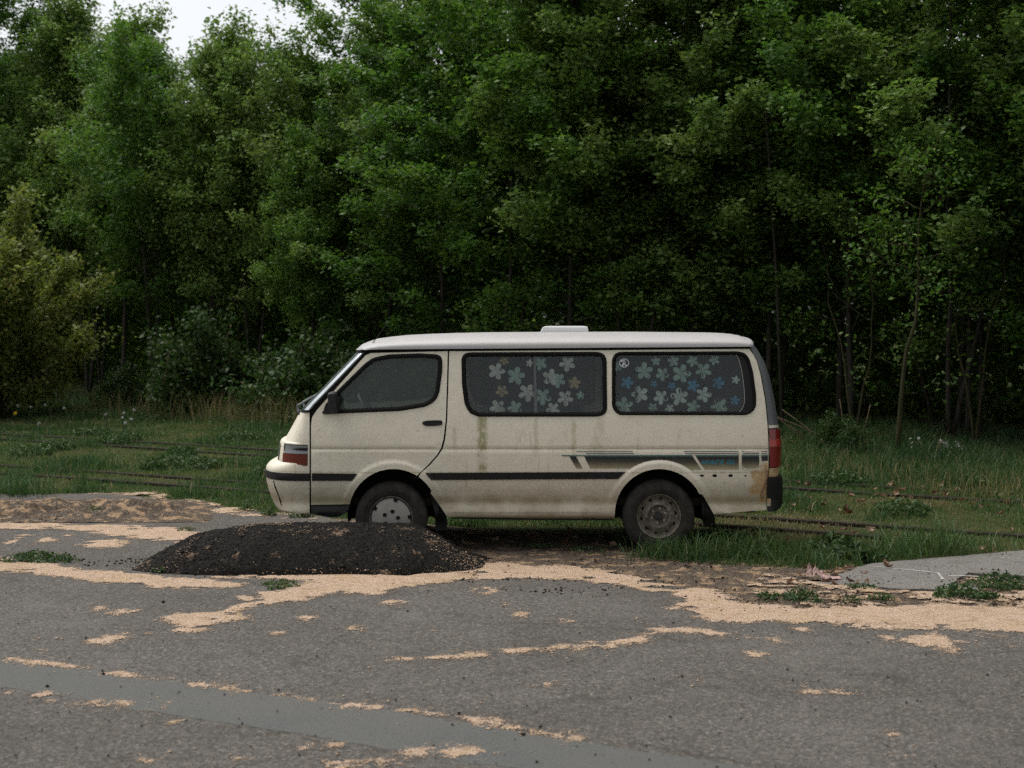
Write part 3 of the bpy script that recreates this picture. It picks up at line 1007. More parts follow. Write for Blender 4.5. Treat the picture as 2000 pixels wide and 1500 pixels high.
SIDEP = [(877.5, 686), (1180, 684), (1463, 681.5), (1471, 692), (1478, 705), (1486, 735), (1494, 780), (1499, 830), (1501, 870), (1501, 915), (1499, 934), (1497, 996), (1445, 1000), (1394, 1004), (1384, 986), (1372, 966)] + \
        arc(RA, 87, 26, 174) + [(1200, 1013), (1040, 1012.5), (873, 1009), (862, 992), (841, 963)] + arc(FA, 87, 30, 55, 8)[::1] + [(822, 924), (839, 909), (855, 891), (864.5, 877), (869.5, 858), (873.5, 820), (875.5, 760)]

rDOOR = fill(DOOR, [DOORWIN], 11, ROWS, RINGS)
rSIDE = fill(SIDEP, [MIDWIN, REARWIN], 11, ROWS, RINGS)


def seal(name, win, parent, side, w_in=7.0):
    rings_ = []
    L = resample(ccw(win), 5)
    for off, pr in ((-2.0, .000), (-1.0, .008), (2.0, .010), (w_in - 1.5, .005), (w_in, -.014)):
        Q = inset(L, off)
        rings_.append(S(Q[:, 0], Q[:, 1], pr, side))
    m = len(L)
    V_ = np.concatenate(rings_)
    fs = []
    for k in range(len(rings_) - 1):
        for i in range(m):
            f = (k * m + i, k * m + (i + 1) % m, (k + 1) * m + (i + 1) % m, (k + 1) * m + i)
            fs.append(f if side < 0 else f[::-1])
    return mesh(name, V_, fs, M['rubber'], parent, True, 50)


def pane(name, win, parent, side, mat, d=5.0):
    return skin(name, fill(inset(resample(ccw(win), 6), d), (), 22), mat, parent, -.011, side, rim=0)


def flatpoly(name, P, mat, parent, proud=.002, side=1, rim=0.0, grid=14, gstep=8):
    return skin(name, fill(P, (), grid, ROWS, (), gstep), mat, parent, proud, side, rim)


doors = {}
for side in (1, -1):
    dr = skin('front_door', rDOOR, M['paint'], van, 0, side)
    sp = skin('side_panel', rSIDE, M['paint'], van, 0, side)
    doors[side] = (dr, sp)
    seal('window_seal', DOORWIN, dr, side)
    pane('window_glass', DOORWIN, dr, side, M['glass_door'])
    seal('window_seal', MIDWIN, sp, side)
    pane('window_glass', MIDWIN, sp, side, M['glass'])
    seal('window_seal', REARWIN, sp, side, 5.5)
    pane('window_glass', REARWIN, sp, side, M['glass'], 4)
    # dark strips added behind the panel gaps to stand for their shade
    flatpoly('gap_shade_strip', [(862, 684), (890, 684), (888, 800), (882, 870), (868, 900), (830, 935), (806, 935), (838, 902), (858, 868), (866, 800)], M['dark'], van, -.022, side)
    flatpoly('gap_shade_strip', [(598, 1002), (598, 812), (612, 795), (700, 700), (712, 688), (726, 695), (716, 703), (626, 806), (618, 820), (618, 1002)], M['dark'], van, -.022, side)
    # moulding strips
    for P in ([(609, 924.5), (697, 925.5), (687, 939), (609, 939)], [(831, 924), (1221, 922), (1207, 935.5), (842, 937.5)]):
        flatpoly('rubbing_strip', P, M['black_plastic'], dr if P[0][0] < 700 else sp, .012, side, rim=.014)
    # door handle: recessed cup with a grip bar
    hd = flatpoly('door_handle', chaikin([(824, 822), (858, 820.5), (864, 822), (864, 830), (856, 831), (840, 832.5), (826, 831)], 2), M['black_plastic'], dr, .008, side, rim=.012)
    # black step valance below the door
    flatpoly('step_trim', [(607.5, 987), (683, 987), (680, 996), (672, 1004), (660, 1010), (640, 1010), (607.5, 1003)], M['black_plastic'], van, -.012, side, rim=.03)
    # gutter: dark strip painted as the shadow under the roof lip
    flatpoly('gutter_shadow', [(716, 682), (1464, 674), (1464, 681.5), (880, 686), (724, 690), (712, 696), (709, 692)], M['dark'], van, -.012, side)
    # sill seam
    flatpoly('sill_lip', [(880, 1011), (1040, 1013), (1198, 1013.5), (1197, 1016.5), (1040, 1016), (880, 1013)], M['dark2'], van, -.012, side, rim=.03)
    # black trim behind the rear quarter pane and the light line along its edge
    flatpoly('quarter_trim', [(1434, 691), (1452, 693), (1460, 702), (1467, 727), (1472, 770), (1472, 793), (1466, 801), (1456, 806), (1440, 806), (1449, 798), (1453, 785), (1453, 765), (1449, 730), (1443, 703)], M['black_plastic'], sp, -.006, side)
    cl = chaikin([(1433, 689.5), (1441, 698), (1448, 722), (1453, 760), (1454, 785), (1449, 799), (1440, 807)], 2, False)
    L = resample(cl, 4, False)
    nrm = np.gradient(L, axis=0); nrm /= np.hypot(nrm[:, 0], nrm[:, 1])[:, None]
    Q = np.concatenate([L, (L + 1.3 * np.stack([nrm[:, 1], -nrm[:, 0]], 1))[::-1]])
    flatpoly('quarter_bead', Q, M['hubcap'], sp, -.003, side, gstep=4)
    # wheel wells
    for (c, nm) in ((FA, 'wheel_well'), (RA, 'wheel_well')):
        an = np.radians(np.linspace(-12, 192, 28))
        V_ = []
        for yy in (.83, .52):
            for t in an:
                p = S(c[0] + 90 * math.cos(t), c[1] - 90 * math.sin(t), 0, side)
                V_.append((p[0], -yy * side if yy < .8 else p[1] + .012 * side, p[2]))
        n_ = len(an)
        fs = [(i, i + 1, n_ + i + 1, n_ + i) for i in range(n_ - 1)]
        ctr = len(V_); p = S(*c, 0, side); V_.append((p[0], -.52 * side, p[2]))
        fs += [(n_ + i, n_ + i + 1, ctr) for i in range(n_ - 1)]
        mesh(nm, V_, fs, M['dark'], van, True, 40)
    # mud flaps
    for P in ([(838, 962), (844, 966), (872, 1008), (873, 1035), (851, 1036), (849, 1000)], [(1372, 966), (1384, 984), (1396, 1006), (1397, 1022), (1374, 1026), (1371, 1000)]):
        flatpoly('mud_flap', P, M['black_plastic'], van, -.05, side, rim=.02)

dr, sp = doors[1]
# printed stripes on the near side
arch_cut = arc(RA, 105, 52, 124, 14)
for P, m_ in (
    ([(1125, 880.5), (1236, 880.5), (1236, 882.3), (1126, 882.3)], 'grey_line'), ([(1144, 885), (1238, 885), (1238, 886.8), (1145, 886.8)], 'grey_line'),
    ([(1335, 880.6), (1443, 880.6), (1443, 882.4), (1336, 882.4)], 'grey_line'), ([(1338, 885), (1443, 885), (1443, 886.8), (1339, 886.8)], 'grey_line'),
    ([(1449, 880.6), (1482, 880.6), (1482, 882.4), (1449, 882.4)], 'grey_line'), ([(1449, 885), (1482, 885), (1482, 886.8), (1449, 886.8)], 'grey_line'),
    ([(1487, 880.6), (1499, 880.6), (1499, 882.4), (1487, 882.4)], 'grey_line'), ([(1487, 885), (1499, 885), (1499, 886.8), (1487, 886.8)], 'grey_line'),
    ([(1096, 889), (1352, 888.6), (1353, 891.2), (1098, 891.2)], 'teal_line'), ([(1357, 888.6), (1443, 888.6), (1443, 891.2), (1359, 891.2)], 'teal_line'),
    ([(1449, 888.6), (1483, 888.6), (1483, 891.2), (1449, 891.2)], 'teal_line'), ([(1487, 888.6), (1500, 888.6), (1500, 891.2), (1487, 891.2)], 'teal_line'),
    ([(1112, 891.4), (1125, 891.4), (1138, 915), (1126, 915)], 'stripe'),
    ([(1141, 891.4), (1353, 891.4), (1370, 917), (1354, 917)] + arch_cut + [(1226, 915), (1153, 915)], 'stripe'),
    ([(1359, 891.4), (1443, 891.4), (1443, 917), (1376, 917)], 'stripe'),
    ([(1449, 891.4), (1483, 891.4), (1483, 911), (1478, 916), (1449, 916)], 'stripe'),
    ([(1487, 891.4), (1500, 891.4), (1500, 900), (1488, 901)], 'stripe'),
):
    flatpoly('stripe', P, M[m_], sp, .0022 if m_ != 'teal_line' else .0028, 1, 0, 8, 6)
# fuel flap outline
fo = chaikin([(1446, 880), (1480, 880), (1485, 886), (1485, 911), (1480, 918), (1446, 918)], 2)
Lr = resample(ccw(fo), 4)
A_, B_ = Lr, inset(Lr, 1.6)
V_ = np.concatenate([S(A_[:, 0], A_[:, 1], .001), S(A_[:, 0], A_[:, 1], .005), S(B_[:, 0], B_[:, 1], .005), S(B_[:, 0], B_[:, 1], .001)])
m_ = len(Lr)
mesh('fuel_flap', V_, [(k * m_ + i, (k + 1) * m_ + i, (k + 1) * m_ + (i + 1) % m_, k * m_ + (i + 1) % m_) for k in range(3) for i in range(m_)], M['paint'], sp)
# holes left by the lost strip
for hx, hy, rx, ry in ((1371, 929, 4, 2.2), (1396, 929, 4.6, 2.8), (1427, 929, 4.4, 2.8), (1456, 929.5, 2.5, 1.5)):
    flatpoly('trim_hole', [(hx + rx * math.cos(t), hy + ry * math.sin(t)) for t in np.linspace(0, 6.283, 12, endpoint=False)], M['dark'], sp, .0015, 1, 0, 6, 4)
# lettering
tc = bpy.data.curves.new('lettering', 'FONT')
tc.body = 'HIACE GL'
tc.size = 1.0
tc.shear = .25
tc.space_character = 1.12
tc.offset = .02
to = bpy.data.objects.new('lettering_tmp', tc)
COL.objects.link(to)
dg = bpy.context.evaluated_depsgraph_get()
tm = bpy.data.meshes.new_from_object(to.evaluated_get(dg))
co = np.array([v_.co[:] for v_ in tm.vertices])
lo, hi = co.min(0), co.max(0)
uu = 1370 + (co[:, 0] - lo[0]) / (hi[0] - lo[0]) * 67
vv_ = 907 - (co[:, 1] - lo[1]) / (hi[1] - lo[1]) * 8.5
Pn = S(uu, vv_, .004)
mesh('lettering', Pn, [list(p.vertices) for p in tm.polygons], M['letter'], sp)
bpy.data.objects.remove(to)

# door mirror with its triangular foot
mir = flatpoly('door_mirror', [(629, 806), (633, 799), (652, 778), (664, 776), (664, 807), (640, 808.5), (630, 808)], M['black_plastic'], dr, .016, 1, rim=.02)
vs, fs = [], []
prof = chaikin([(643, 768), (647, 764), (656, 764), (660, 768), (663, 785), (664, 803), (658, 806), (648, 804), (644, 785)], 1)
base = [S(x, y, .03) for x, y in prof]
m_ = len(prof)
for k, (dy, sc) in enumerate(((0, .7), (-.03, 1), (-.12, 1.0), (-.16, .82))):
    cpt = np.mean(base, 0)
    for p in base:
        q_ = cpt + (p - cpt) * sc; vs.append((q_[0], q_[1] + dy, q_[2]))
fs = [(k * m_ + i, k * m_ + (i + 1) % m_, (k + 1) * m_ + (i + 1) % m_, (k + 1) * m_ + i) for k in range(3) for i in range(m_)]
fs += [tuple(range(m_)), tuple(3 * m_ + i for i in reversed(range(m_)))]
mesh('mirror_housing', vs, fs, M['black_plastic'], dr, True, 40)
vs2 = [(v_[0], -v_[1], v_[2]) for v_ in vs]
mesh('mirror_housing', vs2, [f[::-1] for f in fs], M['black_plastic'], doors[-1][0], True, 40)

# ---- horizontally lofted ends: windscreen, nose, bumper, tailgate
TH = np.radians(np.linspace(0, 90, 15))


def cross(px, py, R, p, dirn, proud=0.0, th=TH):
    """half plan curve from the shoulder (px,py) round to the centre line; dirn -1 front, +1 rear"""
    s0 = S(px, py, 0)
    wv = -s0[1]
    pts = []
    for t in th:
        c_, s_ = max(math.cos(t), 0) ** (2 / p), max(math.sin(t), 0) ** (2 / p)
        y = wv * c_; o_ = R * s_
        # outward proud
        ny_ = c_ ** (p - 1) / max(wv, .01); nx_ = s_ ** (p - 1) / max(R, .01)
        L_ = math.hypot(nx_, ny_)
        pts.append((s0[0] + dirn * (o_ + proud * nx_ / L_), -(y + proud * ny_ / L_), s0[2]))
    return np.array(pts)


def loft(name, rows, p, dirn, mat, parent, proud=0.0, th=TH, full=True, smooth=True, side=1):
    grid_ = []
    for (px, py, R) in rows:
        h_ = cross(px, py, R, p, dirn, proud, th)
        if full:
            m2 = h_[::-1].copy(); m2[:, 1] *= -1
            h_ = np.concatenate([h_, m2[1:]])
        elif side < 0:
            h_[:, 1] *= -1
        grid_.append(h_)
    nr, nc = len(grid_), len(grid_[0])
    V_ = np.concatenate(grid_)
    fs = []
    for r_ in range(nr - 1):
        for c_ in range(nc - 1):
            f = (r_ * nc + c_, r_ * nc + c_ + 1, (r_ + 1) * nc + c_ + 1, (r_ + 1) * nc + c_)
            flip = (dirn > 0) ^ (side < 0 and not full)
            fs.append(f[::-1] if not flip else f)
    return mesh(name, V_, fs, mat, parent, smooth, 35)


ws_y = np.linspace(686, 803, 9)
ws_x = np.interp(ws_y, [686, 704, 746, 788, 803], [716, 699, 659, 619, 605.5])
WR = np.interp(ws_y, [686, 803], [.12, .13])
wrows = list(zip(ws_x, ws_y, WR))
wsh = loft('windshield', wrows, 2.5, -1, M['windshield'], van)
for s_ in (1, -1):
    loft('windshield_seal', wrows, 2.5, -1, M['rubber'], wsh, .006, np.radians([0, .6, 1.2, 1.8]), False, True, s_)
loft('windshield_seal', [(606.5, 801, .13), (604, 806, .13)], 2.5, -1, M['rubber'], wsh, .008)
loft('windshield_seal', [(717, 684.5, .12), (713, 689, .12)], 2.5, -1, M['rubber'], wsh, .006)
ny_ = np.array([803, 812, 822, 832, 844, 856, 865])
nose = loft('nose_panel', [(604.5, y, r_) for y, r_ in zip(ny_, np.interp(ny_, [803, 830, 865], [.135, .205, .30]))], 2.5, -1, M['paint'], van)
fasc = loft('headlight_surround', [(604.5, y, r_) for y, r_ in ((865, .30), (866.5, .335), (870, .345), (890, .36), (908, .37), (910, .37))], 2.5, -1, M['paint'], van)
def th_at(px, py, R_, p_=2.5):
    tt = np.radians(np.linspace(0, 75, 600))
    h_ = cross(604.5, py, R_, p_, -1, 0, tt)
    q_ = 1000 + (h_[:, 0] + VX) * F / (VY + h_[:, 1])
    m_ = int(np.argmin(q_))
    return math.degrees(tt[int(np.argmin(np.abs(q_[:m_ + 1] - px)))])


T1, T2, T3 = th_at(553, 898, .363), th_at(558, 878, .352), th_at(600, 890, .36)
for s_ in (1, -1):
    thl = np.radians(np.linspace(T3, T1, 10))
    loft('turn_signal', [(604.5, y, r_) for y, r_ in ((887.5, .358), (897, .362), (908, .368))], 2.5, -1, M['lamp_amber'], fasc, .006, thl, False, True, s_)
    loft('corner_lamp', [(604.5, y, r_) for y, r_ in ((870, .345), (878, .352), (886.5, .357))], 2.5, -1, M['lamp_clear'], fasc, .005, np.radians(np.linspace(T3, T2, 10)), False, True, s_)
    loft('lamp_frame', [(604.5, y, r_) for y, r_ in ((868.5, .344), (909.5, .368))], 2.5, -1, M['black_plastic'], fasc, .002, np.radians(np.linspace(T3 * .8, T1 + .6, 10)), False, True, s_)
    loft('headlight', [(604.5, y, r_) for y, r_ in ((871, .346), (889, .359), (907, .368))], 2.5, -1, M['lamp_clear'], fasc, .005, np.radians(np.linspace(T1 + 14, 62, 8)), False, True, s_)
loft('grille', [(604.5, y, r_) for y, r_ in ((874, .35), (903, .366))], 2.5, -1, M['black_plastic'], fasc, .004, np.radians(np.linspace(66, 90, 8)))
by_ = [(905, .36), (908, .40), (912, .44), (918, .465), (926, .475), (938, .475), (950, .465), (965, .445), (980, .42), (992, .395), (1000, .375), (1003, .35)]
fb = loft('front_bumper', [(604.5, y, r_) for y, r_ in by_], 2.8, -1, M['paint'], van)
loft('bumper_strip', [(605, y, r_) for y, r_ in ((924.5, .470), (925, .475), (932, .478), (939, .475), (939.5, .47))], 2.8, -1, M['black_plastic'], fb, .007)
loft('bumper_underside', [(604.5, 1003, .35), (640, 1003, .1)], 2.8, -1, M['dark'], fb)
# crack in the bumper corner
ck = [(534, 942), (538, 955), (544, 970), (549, 985), (550, 990)]
cpts = []
for i, (x_, y_) in enumerate(ck):
    R_ = np.interp(y_, [a_[0] for a_ in by_], [a_[1] for a_ in by_])
    h_ = cross(604.5, y_, R_, 2.8, -1, .002, np.radians(np.linspace(0, 60, 240)))
    pxs = 1000 + (h_[:, 0] + VX) * F / (VY + h_[:, 1])
    j = int(np.argmin(np.abs(pxs - x_)))
    cpts.append(h_[j])
cpts = np.array(cpts)
V_ = []
for i, p in enumerate(cpts):
    ww = (.004, .007, .005, .008, .004)[i]
    V_ += [(p[0] - ww, p[1] - .001, p[2]), (p[0] + ww, p[1] - .003, p[2])]
mesh('bumper_crack', V_, [(2 * i, 2 * i + 1, 2 * i + 3, 2 * i + 2) for i in range(4)], M['dark'], fb)

# wiper
def tube(path, rad, seg=6):
    path = [np.array(p, float) for p in path]
    rad = rad if hasattr(rad, '__len__') else [rad] * len(path)
    V_, fs = [], []
    for i, p in enumerate(path):
        d = path[min(i + 1, len(path) - 1)] - path[max(i - 1, 0)]
        d = d / max(np.linalg.norm(d), 1e-9)
        u = np.cross(d, (0, 0, 1.0) if abs(d[2]) < .9 else (1.0, 0, 0)); u /= np.linalg.norm(u)
        v2 = np.cross(d, u)
        for k in range(seg):
            t = 2 * math.pi * k / seg
            V_.append(p + rad[i] * (math.cos(t) * u + math.sin(t) * v2))
    for i in range(len(path) - 1):
        for k in range(seg):
            fs.append((i * seg + k, i * seg + (k + 1) % seg, (i + 1) * seg + (k + 1) % seg, (i + 1) * seg + k))
    fs += [tuple(reversed(range(seg))), tuple((len(path) - 1) * seg + k for k in range(seg))]
    return V_, fs


for y0 in (-.62, .05):
    h_ = cross(604.5, 806, .135, 2.5, -1, .02, np.radians(np.linspace(0, 90, 60)))
    j = int(np.argmin(np.abs(h_[:, 1] - y0)))
    p0 = h_[j]
    p1 = p0 + np.array((-.015, .02, .05)); p2 = p0 + np.array((.06, .22, .10)); p3 = p0 + np.array((.10, .46, .13))
    V_, fs = tube([p0 + np.array((.01, 0, -.03)), p0, p1, p2, p3], [.014, .016, .012, .006, .005], 6)
    mesh('wiper', V_, fs, M['grey_plastic'], wsh)

# roof
gp = np.array([712.5, 715, 722, 732, 745, 765, 790, 830, 880, 950, 1050, 1150, 1250, 1340, 1400, 1430, 1448, 1458, 1463])
gut = np.interp(gp, [712, 722, 740, 1463], [684, 683, 682.5, 677])
top = np.interp(gp, [712.5, 715, 722, 740, 780, 850, 950, 1100, 1250, 1400, 1440, 1458, 1463], [684, 678.5, 671, 662, 655.5, 651.5, 649.3, 648.3, 648.3, 649.6, 651, 654, 657])
bul = np.interp(gp, [712, 730, 800, 880], [-.12, -.10, -.03, 0])
rows_ = []
for k, x_ in enumerate(gp):
    s0 = S(x_, gut[k], .022 if k > 0 else .0)
    wv = -s0[1]
    ztop = CAMH - (top[k] - HZ) * 12.95 / F
    rise = max(ztop - s0[2], 0.0)
    pp = 2.7
    row = []
    for t in np.radians(np.linspace(0, 180, 33)):
        c_ = math.cos(t); s_ = max(math.sin(t), 0) ** (2 / pp)
        yy = wv * math.copysign(abs(c_) ** (2 / pp), c_)
        row.append((s0[0] + bul[k] * s_, -yy, s0[2] + rise * s_))
    rows_.append(row)
nc = 33
V_ = [p for r_ in rows_ for p in r_]
fs = [(i * nc + j, i * nc + j + 1, (i + 1) * nc + j + 1, (i + 1) * nc + j)[::-1] for i in range(len(gp) - 1) for j in range(nc - 1)]
roof = mesh('roof', V_, fs, M['roof_paint'], van, True, 50)
last = rows_[-1]

# tailgate: dome above the gutter line, lofted rows below
R0 = .085
xe, ze = last[0][0], last[0][2]
we = -last[0][1]
V_, fs = [], []
ss = [1.0, .985, .95, .9, .8, .65, .45, .2]
for s_ in ss:
    o_ = R0 * (1 - s_ ** 3) ** (1 / 3)
    for p in last: V_.append((xe + (p[0] - xe) + o_, p[1] * s_, ze + (p[2] - ze) * s_))
fs = [(k * nc + j, (k + 1) * nc + j, (k + 1) * nc + j + 1, k * nc + j + 1)[::-1] for k in range(len(ss) - 1) for j in range(nc - 1)]
tg = mesh('tailgate', V_, fs, M['roof_paint'], van, True, 50)
rx_y = np.array([677, 690, 705, 735, 780, 830, 838, 870, 915, 934, 960, 996])
rx_x = np.array([1464.5, 1471, 1479, 1488, 1496, 1501, 1502, 1503, 1503, 1501, 1499, 1498])
rx_R = np.array([R0, .095, .10, .11, .125, .14, .145, .15, .15, .145, .14, .13])
rrow = list(zip(rx_x, rx_y, rx_R))
loft('tailgate_lower', rrow[5:], 3, 1, M['paint'], tg)
loft('rear_window', rrow[:6], 3, 1, M['glass'], tg, 0, np.radians(np.linspace(38, 90, 10)))
for s_ in (1, -1):
    loft('corner_trim', rrow[:6], 3, 1, M['grey_plastic'], tg, .004, np.radians(np.linspace(0, 40, 10)), False, True, s_)
    tl = np.radians(np.linspace(0, 34, 8))
    lamp = loft('tail_light', [(1502, 838, .15), (1502.5, 858, .155)], 3, 1, M['lamp_red'], van, .012, tl, False, True, s_)
    loft('brake_lens', [(1502.5, 858.3, .155), (1503, 872, .158)], 3, 1, M['lamp_red2'], lamp, .013, tl, False, True, s_)
    loft('lower_lens', [(1503, 872.3, .158), (1503, 895, .158), (1503, 912, .155)], 3, 1, M['lamp_red'], lamp, .012, tl, False, True, s_)
    loft('lamp_housing', [(1501, 836, .145), (1502, 914, .15)], 3, 1, M['black_plastic'], lamp, .004, tl, False, True, s_)
loft('rear_bumper', [(1500, 931, .13), (1499, 933, .17), (1498, 938, .19), (1497, 950, .20), (1497, 975, .20), (1497, 988, .195), (1498, 995, .175), (1499, 999, .13)], 3, 1, M['black_plastic'], van, .014, np.concatenate([[0, .002], TH[1:]]))

# roof vent, sticker, aerial
vz = 1.895
P0 = at(1054, 650, VY); P1 = at(1149, 650, VY)
x0, x1 = P0[0] - VX, P1[0] - VX
prof = [(0, 0, 1), (.012, .02, 1), (.03, .045, .97), (.06, .062, .92), (.2, .068, .86)]
V_, fs = [], []
rings_ = [(x0, x1, .22, 0), (x0 + .004, x1 - .003, .22, .014), (x0 + .016, x1 - .010, .212, .03), (x0 + .03, x1 - .016, .20, .062), (x0 + .05, x1 - .02, .19, .072), (x0 + .09, x1 - .05, .15, .076)]
for (xa, xb, hw, dz) in rings_:
    for (ux, uy) in ((0, -1), (.12, -1), (.5, -1), (.88, -1), (1, -1), (1, 0), (1, 1), (.88, 1), (.5, 1), (.12, 1), (0, 1), (0, 0)):
        V_.append((xa + (xb - xa) * ux, hw * uy, vz - .012 + dz))
m_ = 12
fs = [(k * m_ + i, k * m_ + (i + 1) % m_, (k + 1) * m_ + (i + 1) % m_, (k + 1) * m_ + i) for k in range(5) for i in range(m_)] + [tuple(5 * m_ + i for i in range(m_))]
mesh('roof_vent', V_, fs, M['vent'], roof, True, 50)
V_, fs = [], []
for (px_, yy) in ((1239, -.42), (1265, -.42), (1265, -.30), (1239, -.30)):
    X_ = (px_ - 1000) * (VY + yy) / F - VX
    V_.append((X_, yy, 1.759 + .138 * (1 - abs(yy / .77) ** 2.7) ** (1 / 2.7) + .004))
mesh('roof_sticker', V_, [(0, 1, 2, 3)], M['blue_sticker'], roof)
b0 = np.array(at(722, 678, VY - .62)) - np.array((VX, VY, 0)); b1 = np.array(at(760, 627, VY - .62)) - np.array((VX, VY, 0))
V_, fs = tube([b0, b0 * .6 + b1 * .4, b1], [.005, .003, .002], 5)
mesh('aerial', V_, fs, M['black_plastic'], roof)

# round sticker on the rear side window
cx_, cy_ = 1219, 709
for k, (pts) in enumerate(([(cx_ + 9 * math.cos(t), cy_ + 8 * math.sin(t)) for t in np.linspace(0, 6.28, 20)],
                           [(cx_ - 7, cy_ - 3), (cx_ - 1, cy_ - 5), (cx_ + 2, cy_ - 1), (cx_ - 3, cy_ + 1)], [(cx_, cy_ - 6), (cx_ + 1, cy_ + 2), (cx_ + 5, cy_ + 6)], [(cx_, cy_ + 1), (cx_ - 4, cy_ + 6)])):
    L = resample(pts, 2, False)
    g_ = np.gradient(L, axis=0); g_ /= np.maximum(np.hypot(g_[:, 0], g_[:, 1])[:, None], 1e-9)
    wv_ = .7 if k == 0 else 1.3
    A_ = L + wv_ * np.stack([g_[:, 1], -g_[:, 0]], 1); B_ = L - wv_ * np.stack([g_[:, 1], -g_[:, 0]], 1)
    V_ = np.concatenate([S(A_[:, 0], A_[:, 1], -.008), S(B_[:, 0], B_[:, 1], -.008)])
    m_ = len(L)
    mesh('window_sticker', V_, [(i, i + 1, m_ + i + 1, m_ + i) for i in range(m_ - 1)], M['white_dot'], sp)

# ---- floor, chassis, seats
def box(x0, x1, y0, y1, z0, z1):
    V_ = [(x, y, z) for z in (z0, z1) for y in (y0, y1) for x in (x0, x1)]
    return V_, [(0, 2, 3, 1), (4, 5, 7, 6), (0, 1, 5, 4), (2, 6, 7, 3), (1, 3, 7, 5), (0, 4, 6, 2)]


xl = lambda px: (px - 1024) / 226.
mesh('floor_pan', *box(xl(600), xl(1495), -.74, .74, .40, .46), M['dark'], van)
mesh('chassis_rail', *box(xl(640), xl(1480), -.45, -.37, .30, .40), M['dark'], van)
mesh('chassis_rail', *box(xl(640), xl(1480), .37, .45, .30, .40), M['dark'], van)
mesh('fuel_tank', *box(xl(930), xl(1130), -.30, .30, .24, .40), M['dark'], van)
mesh('rear_valance', *box(xl(1395), xl(1480), -.70, .70, .33, .36), M['dark'], van)
for px_ in (763.5, 1287.5):
    V_, fs = tube([(xl(px_), -.62, .30), (xl(px_), .62, .30)], .045, 8)
    mesh('axle', V_, fs, M['dark'], van)
mesh('dashboard', *box(xl(640), xl(690), -.68, .68, .95, 1.17), M['dark2'], van)
mesh('cab_partition', *box(xl(884), xl(889), -.70, .70, .46, 1.15), M['dark2'], van)


def rounded(prof2d, y0, y1):
    """extruded side profile with softened side edges"""
    P_ = ccw(chaikin(prof2d, 2)); V_ = []
    for yy, d_ in ((y0, .03), (y0 + .03, 0), (y1 - .03, 0), (y1, .03)):
        q_ = inset(P_, d_)
        V_ += [(x, yy, z) for x, z in q_]
    m2 = len(P_)
    fs = [(k * m2 + i, k * m2 + (i + 1) % m2, (k + 1) * m2 + (i + 1) % m2, (k + 1) * m2 + i) for k in range(3) for i in range(m2)]
    return V_, fs + [tuple(range(m2))[::-1], tuple(3 * m2 + i for i in range(m2))]


for yc in (-.42, .42):
    st = mesh('front_seat', *rounded([(xl(745), .70), (xl(745), .84), (xl(815), .82), (xl(845), 1.32), (xl(868), 1.32), (xl(850), .70)], yc - .24, yc + .24), M['seat'], van, True, 45)
    mesh('headrest', *rounded([(xl(848), 1.36), (xl(850), 1.54), (xl(866), 1.54), (xl(868), 1.36)], yc - .13, yc + .13), M['seat'], st, True, 45)
# steering wheel
ring, c_ = [], np.array((xl(715), -.40, 1.19))
tilt = math.radians(35)
for t in np.linspace(0, 2 * math.pi, 25):
    ring.append(c_ + .19 * np.array((math.cos(t) * math.sin(tilt) * -1, math.sin(t), math.cos(t) * math.cos(tilt))))
V_, fs = tube(ring, .014, 6)
sw = mesh('steering_wheel', V_, fs, M['grey_plastic'], van, True)
V_, fs = tube([c_ + np.array((-.10, 0, -.20)), c_], [.03, .04], 8)
mesh('steering_column', V_, fs, M['dark2'], sw)
for k in (90, 210, 330):
    t = math.radians(k)
    V_, fs = tube([c_, c_ + .18 * np.array((-math.cos(t) * math.sin(tilt), math.sin(t), math.cos(t) * math.cos(tilt)))], .011, 5)
    mesh('spoke', V_, fs, M['grey_plastic'], sw)

# ---- wheels
def lathe(prof, seg=48):
    V_, fs = [], []
    m2 = len(prof)
    for k in range(seg):
        t = 2 * math.pi * k / seg
        for (r_, y_) in prof: V_.append((r_ * math.cos(t), y_, r_ * math.sin(t)))
    for k in range(seg):
        k2 = (k + 1) % seg
        for j in range(m2 - 1): fs.append((k * m2 + j, k2 * m2 + j, k2 * m2 + j + 1, k * m2 + j + 1))
    return V_, fs


def disc(c, r_, y_, n_=14, ry=None):
    ry = ry or r_
    return [(c[0] + r_ * math.cos(t), y_, c[1] + ry * math.sin(t)) for t in np.linspace(0, 2 * math.pi, n_, endpoint=False)], [tuple(range(n_))[::-1]]


